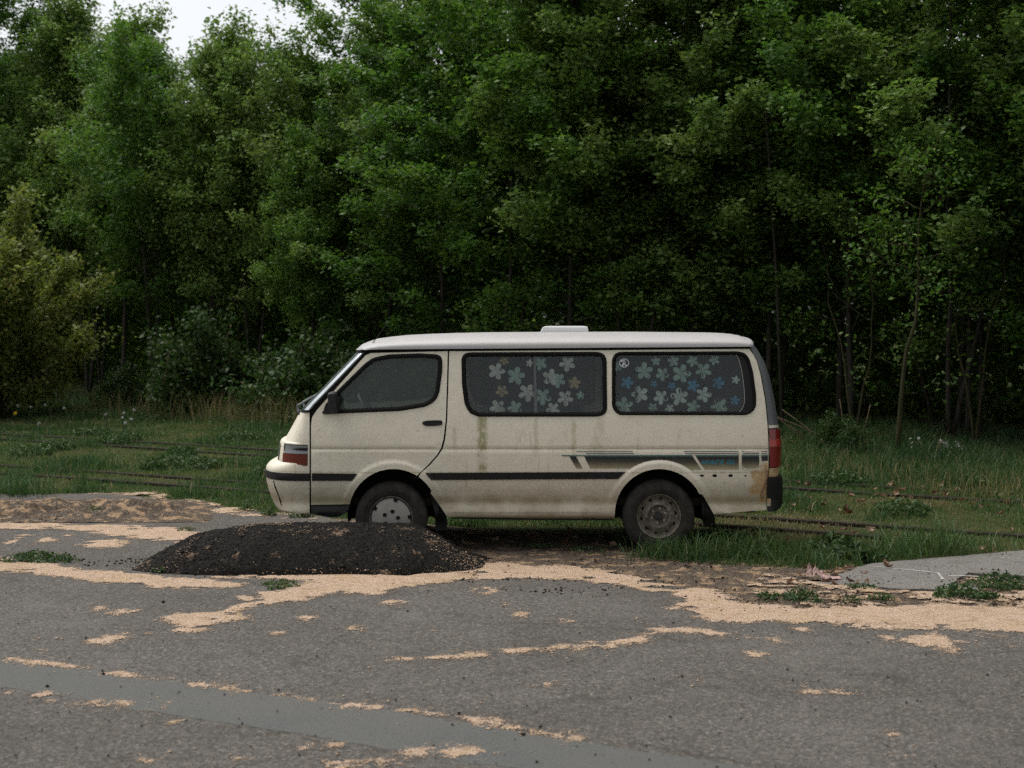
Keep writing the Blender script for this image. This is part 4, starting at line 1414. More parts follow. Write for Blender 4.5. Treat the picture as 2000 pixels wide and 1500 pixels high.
TYR = [(.178, -.055), (.186, -.085), (.196, -.093), (.215, -.098), (.232, -.1005), (.234, -.1035), (.246, -.1045), (.248, -.1015), (.272, -.099), (.292, -.090), (.304, -.078), (.312, -.062), (.313, -.02), (.309, -.018), (.309, -.012), (.313, -.010), (.314, 0), (.313, .062), (.292, .09), (.2, .093), (.178, .055)]
me_t = None
for (px_, pz, kind, nm) in ((763.5, .297, 'cap', 'wheel'), (1287.5, .314, 'steel', 'wheel')):
    for side in (1, -1):
        wl = empty('wheel'); wl.parent = van
        wl.location = (xl(px_) - .0, -.735 * side, pz)
        if side < 0: wl.rotation_euler = (0, 0, math.pi)
        if me_t is None:
            t_ = mesh('tyre', *lathe(TYR, 56), M['tyre'], wl, True, 40); me_t = t_.data
        else: link('tyre', me_t, M['tyre'], wl)
        if kind == 'cap':
            mesh('rim', *lathe([(.183, -.05), (.192, -.088), (.186, -.094), (.180, -.088), (.176, -.06), (.10, -.05), (.01, -.05)], 44), M['steel_rust'], wl, True, 40)
            # hub cap: dished disc with notches at its edge and five bolt holes
            cp = mesh('hub_cap', *lathe([(.172, -.070), (.170, -.083), (.155, -.090), (.11, -.098), (.06, -.103), (.0005, -.104)], 44), M['hubcap'], wl, True, 40)
            for k in range(5):
                t = math.radians(78 + 72 * k)
                mesh('bolt_hole', *disc((.062 * math.cos(t), .062 * math.sin(t)), .0175, -.1065), M['dark'], cp)
            for k in range(5):
                t = math.radians(76 + 72 * k)
                u = np.array((math.cos(t), math.sin(t))); v2 = np.array((-u[1], u[0]))
                c4 = [u * .174 + v2 * .02, u * .174 - v2 * .02, u * .148 - v2 * .015, u * .148 + v2 * .015]
                mesh('edge_notch', [(p[0], -.094 if i < 2 else -.0975, p[1]) for i, p in enumerate(c4)], [(0, 1, 2, 3)], M['dark'], cp)
            ringp = [(r_, y_) for r_, y_ in ((.172, -.0855), (.158, -.0915), (.1565, -.0925), (.1735, -.0865))]
        else:
            rm = mesh('rim', *lathe([(.183, -.05), (.194, -.086), (.189, -.096), (.183, -.092), (.176, -.062), (.168, -.045), (.150, -.042), (.125, -.058), (.105, -.072), (.098, -.073), (.093, -.060), (.086, -.040), (.03, -.038), (.0005, -.038)], 48), M['steel_rust'], wl, True, 40)
            for k in range(10):
                t = math.radians(36 * k + 10)
                mesh('vent_hole', *disc((.147 * math.cos(t), .147 * math.sin(t)), .0155, -.0475, 10), M['dark'], rm)
            mesh('hub', *lathe([(.036, -.036), (.036, -.062), (.030, -.070), (.0005, -.071)], 20), M['dark2'], rm, True, 40)
            for k in range(6):
                t = math.radians(60 * k + 20)
                V_, fs = lathe([(.011, -.037), (.011, -.055), (.008, -.058), (.0005, -.058)], 6)
                mesh('wheel_nut', [(p[0] + .062 * math.cos(t), p[1], p[2] + .062 * math.sin(t)) for p in V_], fs, M['hubcap'], rm)

# ---- curtains hanging inside the side windows
def curtain(x0, x1, y0, y1, label, flowers, inset_=.062, freq=.16, amp=.026):
    cu = empty('curtain', (VX, VY, 0))
    tag(cu, label, 'curtain', 'flower-print curtains in the van')
    fold = lambda u: amp * (np.sin(u * freq * 2.1) * .6 + np.sin(u * freq * 1.13 + 1.7) * .6)

    def pt(u, v_, pr=0.0):
        return S(u, v_, -inset_ + fold(np.asarray(u, float)) * (.6 + .4 * (np.asarray(v_, float) - y0) / (y1 - y0)) + pr)
    us = np.arange(x0, x1 + 1, 2.0); vs_ = np.linspace(y0, y1, 8)
    uu, vv2 = np.meshgrid(us, vs_)
    P_ = pt(uu, vv2).reshape(-1, 3); n_ = len(us)
    mesh('cloth', P_, [(j * n_ + i, j * n_ + i + 1, (j + 1) * n_ + i + 1, (j + 1) * n_ + i)[::-1] for j in range(7) for i in range(n_ - 1)], M['curtain'], cu, True)
    rr = random.Random(x0)
    for (fx, fy, r_, col_) in flowers:
        r_ *= 1.08
        V_, fs = [], []
        a0 = rr.uniform(0, 6.28)
        for k in range(5):
            t0 = a0 + k * 2 * math.pi / 5
            cx2, cy2 = fx + .56 * r_ * math.cos(t0), fy + .56 * r_ * math.sin(t0)
            o_ = len(V_)
            for q_ in np.linspace(0, 2 * math.pi, 12, endpoint=False):
                lx, ly = .43 * r_ * math.cos(q_), (.30 + .05 * math.cos(q_)) * r_ * math.sin(q_)
                V_.append((cx2 + lx * math.cos(t0) - ly * math.sin(t0), cy2 + lx * math.sin(t0) + ly * math.cos(t0)))
            fs.append(tuple(range(o_, o_ + 12)))
        o_ = len(V_)
        V_ += [(fx + .24 * r_ * math.cos(q_), fy + .24 * r_ * math.sin(q_)) for q_ in np.linspace(0, 2 * math.pi, 10, endpoint=False)]
        fs.append(tuple(range(o_, o_ + 10)))
        V_ = np.array(V_)
        V_[:, 0] = np.clip(V_[:, 0], x0, x1); V_[:, 1] = np.clip(V_[:, 1], y0, y1)
        lay = np.concatenate([np.repeat(np.arange(5) * .0004, 12), np.full(10, .0024)])
        mesh('printed_flower', pt(V_[:, 0], V_[:, 1], .011 + lay), fs, M['fl_' + col_], cu)
    return cu


curtain(953, 1043, 692, 808, 'dark flower-print curtain left of the sliding-pane divider in the van\'s middle window',
        [(970, 725, 16, 'pink'), (1008, 734, 17, 'teal'), (980, 764, 12, 'orange'), (1030, 767, 17, 'pink'), (972, 796, 15, 'pink'), (1006, 797, 14, 'teal'), (985, 704, 9, 'orange'), (1034, 709, 7, 'pink')])
curtain(1047, 1140, 692, 808, 'dark flower-print curtain right of the sliding-pane divider in the van\'s middle window',
        [(1055, 710, 13, 'teal'), (1076, 737, 16, 'pink'), (1090, 743, 14, 'teal'), (1108, 710, 15, 'pink'), (1122, 748, 12, 'orange'), (1060, 775, 16, 'teal'), (1104, 778, 15, 'pink'), (1080, 799, 13, 'pink'), (1134, 772, 8, 'teal')])
curtain(1200, 1450, 692, 806, 'long dark curtain with pale and blue flowers in the van\'s rear side window',
        [(1258, 725, 17, 'teal'), (1225, 747, 12, 'blue'), (1250, 770, 16, 'grey'), (1219, 793, 17, 'teal'), (1294, 731, 13, 'teal'), (1331, 730, 18, 'teal'), (1374, 724, 15, 'teal'), (1315, 705, 11, 'teal'), (1353, 705, 11, 'teal'),
         (1395, 703, 10, 'teal'), (1281, 705, 9, 'teal'), (1403, 748, 12, 'blue'), (1354, 753, 12, 'blue'), (1312, 754, 8, 'blue'), (1277, 750, 7, 'blue'), (1291, 776, 14, 'grey'), (1327, 775, 17, 'grey'), (1374, 771, 15, 'grey'),
         (1405, 793, 16, 'teal'), (1354, 795, 13, 'teal'), (1308, 798, 9, 'grey'), (1275, 796, 9, 'teal'), (1435, 782, 9, 'blue'), (1437, 742, 8, 'grey'), (1207, 716, 9, 'teal')], .065, .21, .028)
# divider of the sliding panes
flatpoly('pane_divider', [(1042.5, 693), (1046, 693), (1049, 808), (1043.5, 808)], M['grey_plastic'], sp, -.006, 1, rim=.01)

# ------------------------------------------------------------------ trees and shrubs
def unit(v): return v / np.maximum(np.linalg.norm(v, axis=-1, keepdims=True), 1e-9)


def leaves(P, size, r, up=.5, aspect=.62, out=None):
    """diamond leaves at points P -> (N*4,3)"""
    n_ = len(P)
    nr = r.normal(size=(n_, 3)); nr[:, 2] += up * 2
    if out is not None: nr += out * .8
    nr = unit(nr)
    t = unit(np.cross(nr, r.normal(size=(n_, 3))))
    b_ = np.cross(nr, t)
    L = size * r.uniform(.6, 1.35, (n_, 1))
    Wd = L * aspect * .5
    fold = nr * L * .12
    return np.stack([P - t * L * .5, P + b_ * Wd + fold - t * L * .05, P + t * L * .5, P - b_ * Wd + fold - t * L * .05], 1).reshape(-1, 3)


class Tubes:
    def __init__(s): s.V, s.F, s.n = [], [], 0

    def add(s, path, rad, seg=6):
        V_, fs = tube(path, rad, seg)
        s.V += [tuple(p) for p in V_]
        s.F += [tuple(i + s.n for i in f) for f in fs]
        s.n += len(V_)

    def mesh(s, name):
        me = bpy.data.meshes.new(name)
        me.from_pydata([tuple(map(float, v_)) for v_ in s.V], [], s.F)
        me.polygons.foreach_set('use_smooth', np.ones(len(me.polygons), bool))
        return me


def make_tree(seed, H, cb, R, nleaf, lsize, nbr=30, lean=.0, steep=.8, tr=.11, multi=1, droop=.0):
    """returns trunk mesh and crown mesh; crown made of twig clumps along limbs"""
    r = np.random.default_rng(seed)
    T = Tubes()
    C, Wt = [], []
    for s_ in range(multi):
        az = r.uniform(0, 6.28); sp_ = (.0 if multi == 1 else r.uniform(.06, .16)) + lean
        n_ = 12
        hs = np.linspace(0, 1, n_)
        wob = np.cumsum(r.normal(0, .07, (n_, 2)), 0)
        path = np.stack([math.cos(az) * sp_ * hs * H + wob[:, 0] * hs, math.sin(az) * sp_ * hs * H + wob[:, 1] * hs, hs * H], 1)
        path[0, 2] = -.15
        trr = tr / math.sqrt(multi)
        T.add(path, list(trr * (1 - hs * .93)), 7)
        nb = nbr // multi
        for b_ in range(nb):
            u = cb / H + (1 - cb / H) * ((b_ + r.uniform(0, 1)) / nb) ** .9
            u = min(u, .98)
            p0 = np.array([np.interp(u, hs, path[:, k]) for k in range(3)])
            a_ = b_ * 2.4 + r.uniform(-.5, .5)
            rel = (u - cb / H) / (1 - cb / H)
            Lb = R * (1.0 - .72 * rel ** 1.3) * (.32 + .68 * min(1, rel * 3.4)) * r.uniform(.7, 1.15)
            el = steep * (.45 + .75 * rel) + r.uniform(-.2, .2) - droop * (1 - rel)
            d = np.array((math.cos(a_) * math.cos(el), math.sin(a_) * math.cos(el), math.sin(el)))
            m2 = 6
            pts = [p0]
            for k in range(1, m2):
                dd = d + np.array((0, 0, .10 * k - droop * .06 * k * k)) + r.normal(0, .10, 3)
                pts.append(pts[-1] + unit(dd) * Lb / (m2 - 1))
            rb = max(.008, trr * (1 - u) * .55)
            T.add(pts, list(np.linspace(rb, .004, m2)), 5)
            pts = np.array(pts)
            ntw = max(4, int(Lb * 4.2))
            for k in range(ntw):
                f = .22 + .78 * (k + r.uniform(0, 1)) / ntw
                q0 = np.array([np.interp(f, np.linspace(0, 1, m2), pts[:, c]) for c in range(3)])
                td = unit(d * .5 + r.normal(0, .75, 3) + np.array((0, 0, .25)))
                tl_ = r.uniform(.25, .75) * (.5 + .5 * Lb / R)
                q1 = q0 + td * tl_
                if k % 2 == 0: T.add([q0, q1], [.006, .002], 3)
                C.append((q0, q1)); Wt.append(tl_ * r.uniform(.25, 1.75))
        # leader tip
        C.append((path[-2], path[-1])); Wt.append(.8)
    C = np.array(C); Wt = np.array(Wt); Wt /= Wt.sum()
    which = r.choice(len(C), nleaf, p=Wt)
    f = r.uniform(0, 1.08, (nleaf, 1)) ** .8
    P_ = C[which, 0] * (1 - f) + C[which, 1] * f + r.normal(0, .135, (nleaf, 3)) * (.6 + .6 * r.random((nleaf, 1)))
    cl = r.uniform(0, 1, len(C))
    tint = np.clip(.45 * cl[which] + .55 * r.beta(2.2, 2.4, nleaf) + np.where(r.random(nleaf) < .015, .3, 0), 0, 1)
    me = bigmesh(leaves(P_, lsize, r), 4, tint, None, 'crown')
    return T.mesh('trunk'), me


def plant_tree(name, proto, mats, loc, rz, sc, label, cat='tree', group=None):
    o = empty(name, loc, rz)
    o.scale = sc if hasattr(sc, '__len__') else (sc, sc, sc)
    for nm, me_, m_ in (('trunk', proto[0], mats[0]), ('crown', proto[1], mats[1])):
        if not me_.materials: me_.materials.append(m_)
        c = bpy.data.objects.new(nm, me_)
        COL.objects.link(c); c.parent = o
        if c.material_slots[0].material is not m_:
            c.material_slots[0].link = 'OBJECT'; c.material_slots[0].material = m_
    tag(o, label, cat, group)
    return o


NL = 43000
protoA = [make_tree(101, 13.0, 2.2, 3.5, NL, .105, 62, .0, .70, .055, 1, .15), make_tree(102, 12.5, 2.0, 3.3, NL, .10, 58, .01, .80, .06, 2, .1),
          make_tree(103, 14.0, 2.4, 3.7, NL, .105, 66, .0, .62, .058, 1, .2), make_tree(104, 12.5, 2.6, 3.3, NL, .10, 58, .02, .75, .052, 1, .25)]
protoB = [make_tree(111, 9.6, 2.4, 3.1, 33000, .10, 60, .0, .85, .065, 2, .1), make_tree(112, 9.0, 2.5, 2.9, 31000, .10, 56, .0, .9, .06, 1, .1)]
EDGE = lambda X: 25.4 - .9 * X
BM = (M['bark'], M['leaf'])
BP = (M['bark'], M['leaf_pale'])
FRONT = [  # X, offset behind the edge, prototype, scale, mats, where it shows
    (9.6, .9, 0, 1.0, BM, 'dark leafy tree at the right edge of the wood'),
    (8.2, 1.5, 3, 1.05, BM, 'leafy tree above the right end of the paving slab'),
    (7.0, 1.3, 1, 1.05, BP, 'tall leafy tree right of the mossy sapling'),
    (5.8, 1.7, 2, 1.0, BM, 'leafy tree standing behind the mossy sapling right of the van'),
    (4.5, 1.4, 3, 1.05, BP, 'leafy tree rising right of the van\'s rear corner'),
    (3.3, .9, 0, 1.05, BP, 'bright-topped tree rising behind the van\'s rear side window'),
    (2.2, 1.4, 1, 1.05, BP, 'leafy tree between the roof vent and the van\'s rear side window'),
    (1.1, .6, 2, .98, BM, 'dense tree rising right behind the roof vent'),
    (-.2, .2, 1, 1.08, BM, 'dense dark tree rising behind the middle window of the van'),
    (-1.4, .6, 0, 1.02, BM, 'leafy tree rising above the van\'s front door'),
    (-2.6, 1.2, 3, 1.05, BP, 'slender tree beside the sky gap, above the van\'s windscreen'),
]
for (X_, off, pi, sc, mats, lab) in FRONT:
    Y_ = EDGE(X_) + off + (.9 if X_ < 3 else 2.4)
    plant_tree('wood_edge_tree', protoA[pi], mats, (X_, Y_, -.02), random.uniform(0, 6.28), (sc, sc, sc * random.uniform(.62, .80)), lab, 'tree', 'trees along the edge of the wood')
LEFT = [
    (-4.2, .8, 1, .62, BM, 'small tree filling the foot of the sky gap'),
    (-5.8, 1.4, 0, .82, BP, 'lower pale-topped tree just left of the sky gap'),
    (-7.0, 1.0, 1, .92, BP, 'lower tree with feathery upright tips under the sky gap'),
    (-8.3, .4, 0, .86, BM, 'leafy lower tree behind the small round bush at left'),
    (-9.5, .8, 1, 1.0, BP, 'leafy lower tree right of the olive shrub'),
    (-10.8, 1.2, 0, .95, BP, 'leafy lower tree behind the right half of the olive shrub'),
    (-12.2, .9, 1, 1.1, BP, 'leafy tree behind the olive shrub, second from the left edge'),
]
for (X_, off, pi, sc, mats, lab) in LEFT:
    plant_tree('wood_edge_tree', protoB[pi], mats, (X_, EDGE(X_) + off, -.02), random.uniform(0, 6.28), (sc * 1.12, sc * 1.12, sc * 1.0), lab, 'tree', 'trees along the edge of the wood')
plant_tree('wood_edge_tree', protoA[2], BM, (-14.2, EDGE(-14.2) - .5, -.02), 1.0, (.95, .95, .85), 'tall dark tree at the left edge of the picture', 'tree', 'trees along the edge of the wood')
plant_tree('wood_edge_tree', protoA[0], BM, (-12.9, EDGE(-12.9) + 2.4, -.02), 4.0, (.95, .95, .9), 'tall dark tree in the top left corner, behind the olive shrub', 'tree', 'trees along the edge of the wood')
# second row
k = 0
for X_ in np.arange(-15.5, 12, 2.1):
    X2 = X_ + random.uniform(-.5, .5)
    Y_ = EDGE(X2) + random.uniform(3.2, 4.6) + (1.6 if X2 > 2.5 else 0)
    left = -14.5 < X2 < -4.2
    if -6.9 < X2 < -5.0: continue
    pr = protoB[k % 2] if left else protoA[k % 4]
    sc = random.uniform(.84, .95) if left else random.uniform(.95, 1.15)
    plant_tree('wood_tree', pr, BM, (X2, Y_, -.02), random.uniform(0, 6.28), (sc, sc, sc * (.95 if left else random.uniform(.72, .86))), 'leafy tree deeper in the wood, mostly hidden behind the front trees', 'tree', 'trees deeper in the wood')
    k += 1

# the wood behind reads as one mass: leaves and thin stems in a deep belt
r = np.random.default_rng(55)
n = 360000
u = np.where(r.random(n) < .12, r.uniform(10.8, 22, n), r.uniform(-46, 26, n)); dpt = np.where(u > 10.8, .3, np.where(u > 2.5, 6.5, np.where(u < -16, 1.5, 4.8))) + r.gamma(1.7, 5.5, n)
topz = np.where((u > -24) & (u < -5.0 - dpt * .12), 7.2, 9.0) + 2.0 * (fbm(u * .8, dpt * .3, 7) - .5) * 2
zc = topz * r.beta(1.3, 1.1, n)
P_ = np.stack([u, EDGE(u) + dpt * 1.15, zc], 1)
dens = fbm(u * .9 + zc * .55, dpt * .7 + zc * .4, 15, 3)
P_ = P_[(dens + r.uniform(-.12, .12, n) > .36) & ((zc > 3.2) | (dpt > 10) | (u > 10.8) | (u < -16))]
n2 = 110000                                   # undergrowth in the deep shade
u = r.uniform(-20, 17, n2); dpt = np.where(u > 2.5, 9.0, 6.5) + r.gamma(1.6, 2.2, n2)
zc = 4.2 * r.beta(1.0, 1.3, n2)
U_ = np.stack([u, EDGE(u) + dpt * 1.15, zc], 1)
U_ = U_[fbm(u * 1.1 + zc * .8, dpt + zc * .3, 19, 3) + r.uniform(-.1, .1, n2) > .42]
tint = np.clip(r.beta(2, 2.6, len(P_) + len(U_)), 0, .9)
V_ = np.concatenate([leaves(P_, .33, r), leaves(U_, .16, r)])
me = bigmesh(V_, 4, tint, None, 'woodland_leaves')
wood = empty('woodland', (0, 30, 0))
tag(wood, 'deep dark belt of woodland filling the background behind the trees', 'woodland', kind='stuff')
o = link('foliage_mass', me, M['leaf'], wood); o.matrix_parent_inverse = Matrix.Translation((0, -30, 0)); tag(o, kind='stuff')
T = Tubes()
for i in range(20):
    X_ = r.uniform(-18, 14); Y_ = EDGE(X_) + r.uniform(2, 7)
    hh = r.uniform(5, 8); lx, ly = r.normal(0, .6, 2)
    rd = r.uniform(.015, .05)
    T.add([(X_, Y_, -.1), (X_ + lx * .4, Y_ + ly * .3, hh * .5), (X_ + lx, Y_ + ly, hh)], [rd, rd * .75, rd * .4], 6)
me = T.mesh('stems'); o = link('stems', me, M['bark'], wood); o.matrix_parent_inverse = Matrix.Translation((0, -30, 0)); tag(o, kind='stuff')


# shrubs
def make_shrub(seed, W, Hh, nleaf, lsize, flat=1.0):
    r = np.random.default_rng(seed)
    T = Tubes(); C = []; Wt = []
    for b_ in range(26):
        a_ = r.uniform(0, 6.28); el = r.uniform(.35, 1.45)
        d = np.array((math.cos(a_) * math.cos(el) * W, math.sin(a_) * math.cos(el) * W, math.sin(el) * Hh))
        L = r.uniform(.75, 1.0)
        p0 = np.array((math.cos(a_) * .12, math.sin(a_) * .12, -.05))
        pts = [p0, p0 + d * L * .45 + r.normal(0, .08, 3), p0 + d * L * .8 + r.normal(0, .1, 3)]
        pts[1][2] = max(pts[1][2], .1); pts[2][2] = max(pts[2][2], .15)
        T.add(pts, [.025, .014, .006], 5)
        for k in range(16):
            f = r.uniform(.15, 1.05)
            q0 = np.array([np.interp(f, [0, .5, 1], [p_[c] for p_ in pts]) for c in range(3)])
            q1 = q0 + unit(d * .6 + r.normal(0, .8, 3)) * r.uniform(.15, .45) * (W + Hh) * .28
            q1[2] = max(q1[2], .05)
            C.append((q0, q1)); Wt.append(r.uniform(.3, 1.6))
    C = np.array(C); Wt = np.array(Wt) / np.sum(Wt)
    which = r.choice(len(C), nleaf, p=Wt)
    f = r.uniform(0, 1.1, (nleaf, 1))
    P_ = C[which, 0] * (1 - f) + C[which, 1] * f + r.normal(0, .085, (nleaf, 3))
    P_[:, 2] = np.abs(P_[:, 2])
    cl = r.uniform(0, 1, len(C))
    tint = np.clip(.5 * cl[which] + .5 * r.random(nleaf), 0, 1)
    return T.mesh('stems'), bigmesh(leaves(P_, lsize, r), 4, tint, None, 'foliage')


def plant_shrub(name, proto, mats, loc, rz, sc, label, cat='shrub', group=None):
    o = empty(name, loc, rz); o.scale = (sc, sc, sc)
    for nm, me_, m_ in (('stems', proto[0], mats[0]), ('foliage', proto[1], mats[1])):
        if not me_.materials: me_.materials.append(m_)
        c = bpy.data.objects.new(nm, me_); COL.objects.link(c); c.parent = o
    tag(o, label, cat, group)


shO = make_shrub(201, 2.4, 3.9, 85000, .07)
plant_shrub('olive_shrub', shO, (M['bark'], M['leaf_olive']), (at(-25, 800, 29.5)[0], 29.5, 0), .3, 1.38, 'large olive and rust tinged shrub at the left edge, in front of the wood')
shB = make_shrub(202, 1.0, 1.75, 12000, .07)
shC = make_shrub(203, 1.0, 1.3, 9000, .07)
plant_shrub('bush', shB, (M['twig'], M['leaf_bush']), (at(395, 740, 29.5)[0], 29.5, 0), 1.2, 1.5, 'round green bush in the shade right of the olive shrub', 'bush', 'bushes under the wood edge')
plant_shrub('bush', shC, (M['twig'], M['leaf_bush']), (at(612, 740, 28.0)[0], 28.0, 0), 2.2, 1.65, 'green bush just left of the van\'s windscreen', 'bush', 'bushes under the wood edge')
plant_shrub('bush', shC, (M['twig'], M['leaf_bush']), (at(250, 800, 31.5)[0], 31.5, 0), .5, .9, 'low dark bush at the foot of the olive shrub', 'bush', 'bushes under the wood edge')
plant_shrub('bush', shC, (M['twig'], M['leaf_bush']), (at(1640, 900, 21.0)[0], 21.0, 0), 4.5, .55, 'low nettle clump in front of the thin saplings, right of the van', 'bush', 'bushes under the wood edge')

# saplings right of the van
sap = make_tree(301, 4.4, 2.0, 1.5, 800, .075, 13, .03, .55, .042, 1, .35)
sap2 = make_tree(302, 3.6, .9, .9, 260, .08, 10, .10, .8, .03, 2, .2)
b_ = gnd(1752, 902)
plant_tree('sapling', sap, (M['bark_moss'], M['leaf']), (b_[0], b_[1], 0), 2.0, 1.0, 'thin mossy sapling with a bare pale trunk right of the van', 'sapling', 'saplings at the wood edge')
b_ = gnd(1668, 880)
plant_tree('sapling', sap2, (M['bark_moss'], M['leaf']), (b_[0], b_[1], 0), .6, 1.0, 'forked thin sapling between the van and the mossy sapling', 'sapling', 'saplings at the wood edge')
b_ = gnd(1905, 880)
plant_tree('sapling', sap2, (M['bark_moss'], M['leaf']), (b_[0], b_[1], 0), 3.6, 1.15, 'thin sapling furthest right under the wood edge', 'sapling', 'saplings at the wood edge')
# dry bramble canes
T = empty('dead_bramble', (at(1600, 868, 21.5)[0], 21.5, 0))
tag(T, 'dead arching bramble canes behind the van\'s tail light', 'bramble')
r = np.random.default_rng(9)
for (xa, ya, xb, yb, xc, yc) in ((1625, 872, 1590, 845, 1528, 800), (1605, 872, 1575, 838, 1520, 815), (1590, 872, 1570, 850, 1540, 830), (1580, 874, 1560, 850, 1515, 812), (1570, 872, 1545, 862, 1510, 858), (1630, 874, 1610, 852, 1575, 838), (1660, 880, 1648, 830, 1640, 780), (1672, 880, 1690, 835, 1700, 790)):
    pts = [np.array(at(xa, ya, 21.5 + r.normal(0, .1))), np.array(at((xa + xb) / 2, (ya + yb) / 2 - 5, 21.4)), np.array(at(xb, yb, 21.3)), np.array(at(xc, yc, 21.2))]
    V_, fs = tube(pts, [.011, .010, .008, .005], 5)
    o = mesh('cane', V_, fs, M['twig'], T, True); o.matrix_parent_inverse = Matrix.Translation(-T.location)

# ------------------------------------------------------------------ grass
r = np.random.default_rng(77)
GB = np.array(G([(-260, 962), (60, 966), (215, 962), (330, 974), (420, 988), (520, 1000), (640, 1010), (760, 1015), (900, 1030), (1100, 1038), (1230, 1062), (1250, 1090), (1330, 1100), (1420, 1106), (1560, 1112), (1620, 1116),
                 (1706, 1100), (1835, 1090), (2000, 1075), (2250, 1055)]) + [(14, 12), (14, 20), (-20, 44), (-16, 18)])


def blades(P, H, Wd, r, bend=.5):
    n_ = len(P)
    a_ = r.uniform(0, 6.28, n_); d = np.stack([np.cos(a_), np.sin(a_), np.zeros(n_)], 1)
    s_ = np.stack([-np.sin(a_), np.cos(a_), np.zeros(n_)], 1)
    # blades mostly face the sky openly: random facing
    f_ = r.uniform(0, 6.28, n_); s_ = np.stack([np.cos(f_), np.sin(f_), np.zeros(n_)], 1)
    H = H[:, None]; Wd = Wd[:, None]; b_ = r.uniform(.1, 1, (n_, 1)) * bend
    mid = P + d * H * b_ * .35 + np.array((0, 0, 1)) * H * .6
    tip = P + d * H * b_ + np.array((0, 0, 1)) * H * (1 - .35 * b_ ** 2)
    v0 = P - s_ * Wd * .5; v1 = P + s_ * Wd * .5; v2 = mid + s_ * Wd * .38; v3 = mid - s_ * Wd * .38
    V_ = np.stack([v0, v1, v2, v3, tip], 1).reshape(-1, 3)
    q_ = 5 * np.arange(n_)
    F_ = np.concatenate([np.stack([q_, q_ + 1, q_ + 2], 1), np.stack([q_, q_ + 2, q_ + 3], 1), np.stack([q_ + 3, q_ + 2, q_ + 4], 1)])
    return V_, F_


N = 420000
Yg = 11.2 + (36 - 11.2) * r.random(N) ** 1.25
Xg = r.uniform(-.42, .42, N) * Yg
ok = inpoly(Xg, Yg, GB)
ok &= ~((np.abs(Xg - VX) < 2.1) & (Yg > 12.45) & (Yg < 13.85) & (r.random(N) < .96))
Xg, Yg = Xg[ok], Yg[ok]
back = np.clip((Yg - (EDGE(Xg) - 5.5)) / 4, 0, 1)                   # rank growth toward the wood
patch = fbm(Xg * .9, Yg * .9, 12); patch2 = fbm(Xg * .35 + 3, Yg * .35, 18)
tuft = np.clip((fbm(Xg * 1.6, Yg * 1.6, 31, 3) - .55) * 5, 0, 1)
front = np.clip((13.3 - Yg) / 1.2, 0, 1) * (Xg > 1.0)
Hh = .028 + .035 * patch * r.random(len(Xg)) + .20 * tuft * (r.random(len(Xg)) ** 1.6) + back * (.05 + .42 * patch2 * r.random(len(Xg)) ** 1.4) + front * .05 * r.random(len(Xg)) ** 2 * np.clip((fbm(Xg * 3, Yg * 3, 6) - .35) * 4, 0, 1.3)
# rails stay visible: short growth beside them
for (p0, p1) in RAILS:
    dr_ = segdist(Xg, Yg, [p0, p1], False)
    Hh = np.where(dr_ < .13, np.minimum(Hh, 0.03 + (.03 + .17 * np.clip((fbm(Xg * 1.1, Yg * 1.1, 61) - .40) * 6, 0, 1)) * r.random(len(Hh)) ** 1.3), Hh)
dens = (.35 + .65 * np.clip((patch - .25) * 3, 0, 1)) * (1 - .55 * np.clip((fbm(Xg * .7 + 11, Yg * .9, 52, 4) - .52) * 5, 0, 1))
kp = r.random(len(Xg)) < np.maximum(dens, back)
Xg, Yg, Hh, back, patch, patch2, tuft = (q_[kp] for q_ in (Xg, Yg, Hh, back, patch, patch2, tuft))
Wd = (.007 + .004 * r.random(len(Xg))) * (1 + .045 * (Yg - 12))
dryp = np.clip((fbm(Xg * .7 + 11, Yg * .9, 52, 4) - .48) * 4, 0, 1)
tint = np.clip(.34 + .30 * (patch2 - .4) * 2 * (1 - tuft) + .46 * dryp * (1 - tuft) * (1 - back) + r.normal(0, .13, len(Xg)) - .16 * tuft - .10 * back, 0, .95)
dry = r.random(len(Xg)) < .035
tint[dry] = r.uniform(.78, 1, dry.sum())
P_ = np.stack([Xg, Yg, terrain_z(Xg, Yg) - .005], 1)
V_, F_ = blades(P_, Hh * 1.1, Wd, r, .75)
me = idxmesh(V_, F_, 'meadow_grass', np.repeat(tint, 5))
tag(link('meadow_grass', me, M['grass']), 'rough grass growing between the yard, the rails and the wood', 'grass', kind='stuff')

# tall straw along the wood edge
n = 2300
px_ = np.concatenate([r.normal(540, 80, n // 2), r.normal(300, 160, n // 4), r.uniform(1500, 2000, n - n // 2 - n // 4)])
Xs = (px_ - 1000) / F * 24
Ys = EDGE(Xs) - r.uniform(.6, 2.6, n)
Xs = (px_ - 1000) / F * Ys
V_, F_ = blades(np.stack([Xs, Ys, np.zeros(n)], 1), r.uniform(.2, .8, n) * np.where(px_ > 1400, .45, 1), np.full(n, .009), r, .6)
me = idxmesh(V_, F_, 'dry_straw', np.repeat(r.uniform(.66, .97, n), 5))
tag(link('dry_straw', me, M['grass']), 'dry straw-coloured stalks standing along the foot of the wood', 'straw', kind='stuff')


